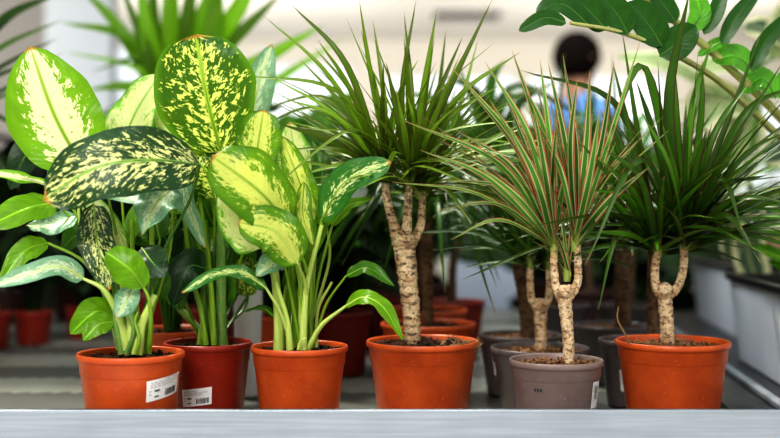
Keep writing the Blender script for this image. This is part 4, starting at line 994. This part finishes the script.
# face features
mb = MB(); mb.tube([(.095, 0, 1.74), (.118, 0, 1.705), (.108, 0, 1.69)], [.006, .013, .008], 8); mb.build('nose', M['skin'], PE)
mb = MB(); mb.tube([(.092, -.022, 1.665), (.10, 0, 1.665), (.092, .022, 1.665)], [.003, .006, .003], 6); mb.build('mouth', M['lip'], PE)
for s in (-1, 1):
    mb = MB(); mb.tube([(.0, s * .082, 1.70), (-.004, s * .094, 1.725), (.0, s * .085, 1.75)], [.006, .012, .008], 8); mb.build('ear', M['skin'], PE)
    mb = MB(); mb.tube([(.093, s * .033 - .012, 1.725), (.1, s * .033, 1.727), (.093, s * .033 + .012, 1.725)], [.002, .006, .002], 6); mb.build('eye', M['shoe'], PE)
mb = MB(); rows = []; uvs = []
for i in range(15):
    th = PI * .80 * i / 14
    row = []
    for k in range(25):
        a = 2 * PI * k / 24; front = max(0, math.cos(a)); tt = th * (1 - .56 * front ** 1.5)
        rr_ = (.104 + .006 * max(0, -math.cos(a))) * (1 + .06 * mnoise.noise(V((math.cos(a) * 3, math.sin(a) * 3, i * .4))))
        row.append((.008 + rr_ * math.sin(tt) * math.cos(a) * 1.05, rr_ * math.sin(tt) * math.sin(a) * .98, 1.735 + .115 * math.cos(tt)))
    rows.append(row); uvs.append([(0, 0)] * 25)
mb.grid(rows, uvs); h_ = mb.build('hair', M['hair'], PE); so = h_.modifiers.new('s', 'SOLIDIFY'); so.thickness = .012; so.offset = 1
Vt = []; Ed = []; Ra = []
sp = ch([((0, 0, .92), (.155, .125)), ((.0, 0, 1.10), (.14, .12)), ((.01, 0, 1.25), (.152, .125)), ((0, 0, 1.42), (.165, .115)), ((-.006, 0, 1.59), .068)])
for s in (-1, 1): ch([((0, s * .18, 1.455), .070), ((-.01, s * .222, 1.30), .060), ((-.01, s * .245, 1.16), .054)], sp[3])
skin('shirt', Vt, Ed, Ra, M['shirt'], PE)
Vt = []; Ed = []; Ra = []
sp = ch([((0, 0, 1.0), (.142, .12)), ((0, 0, .92), (.14, .12))])
for s in (-1, 1): ch([((.0, s * .10, .86), .105), ((.01, s * .105, .70), .088), ((.02, s * .11, .50), .072), ((-.01, s * .11, .30), .066), ((-.02, s * .11, .08), .055)], sp[1])
skin('trousers', Vt, Ed, Ra, M['trouser'], PE)
for s in (-1, 1):
    skin('shoe', [(-.05, s * .115, .045), (.03, s * .12, .045), (.11, s * .125, .035), (.18, s * .128, .03)], [(0, 1), (1, 2), (2, 3)], [.042, .045, .042, .032], M['shoe'], PE)

# ------------------------------------------------------------------ light, world, camera
def area(name, loc, tgt, size, power, col=(1, 1, 1)):
    l = bpy.data.lights.new(name, 'AREA'); l.size = size; l.energy = power; l.color = col
    o = bpy.data.objects.new(name, l); COL.objects.link(o); o.location = loc
    o.rotation_euler = (V(tgt) - V(loc)).to_track_quat('-Z', 'Y').to_euler(); return o
area('hall_fill', (-4, 5, 2.9), (-3.2, 7.6, 1.5), 1.5, 90, (1, .96, .9))  # fill added for the otherwise unlit grey left wall
area('hall_fill', (-1.5, 9, 2.4), (-1.5, 10.5, 3.5), 3, 85, (1, .96, .90))  # added fill aimed upward to brighten ceiling and back wall
area('hall_fill', (2.5, 9, 2.4), (2.5, 10.5, 3.5), 3, 85, (1, .96, .90))  # matching added upward fill for the right half of the hall
area('side_fill', (.2, 2.5, 1.8), (.85, 2.2, .8), .4, 11, (.92, .96, 1))  # fill added to brighten the side faces of the white planters
area('hall_fill', (.4, 3.9, 2.7), (.45, 5.2, .6), .4, 22, (.9, .95, 1))  # fill added to brighten the stand-in cabinet
area('front_fill', (-.6, -.3, 2.2), (0, 1.7, .8), .9, 34, (1, .97, .92))  # camera-side fill added for the pot fronts and near plants
s = bpy.data.lights.new('sun', 'SUN'); s.energy = 4.2; s.angle = math.radians(6); s.color = (1, .95, .84)
so = bpy.data.objects.new('sun', s); COL.objects.link(so); so.rotation_euler = (V((.28, -.30, -1))).to_track_quat('-Z', 'Y').to_euler()
w = bpy.data.worlds.new('World'); SC.world = w; w.use_nodes = True
w.node_tree.nodes['Background'].inputs[0].default_value = (.93, .97, 1, 1); w.node_tree.nodes['Background'].inputs[1].default_value = 1.0
cam = bpy.data.cameras.new('Camera'); co_ = bpy.data.objects.new('Camera', cam); COL.objects.link(co_); SC.camera = co_
co_.location = (0, 0, CZ); co_.rotation_euler = (PI / 2, 0, 0); cam.sensor_width = 36; cam.lens = 36 * F / 780; cam.clip_start = .05
cam.dof.use_dof = True; cam.dof.focus_distance = 1.56; cam.dof.aperture_fstop = 1.9
SC.view_settings.view_transform = 'Standard'; SC.view_settings.look = 'High Contrast'; SC.view_settings.exposure = 0
SC.cycles.use_denoising = True; SC.cycles.max_bounces = 8; SC.cycles.transparent_max_bounces = 12; SC.cycles.sample_clamp_indirect = 6
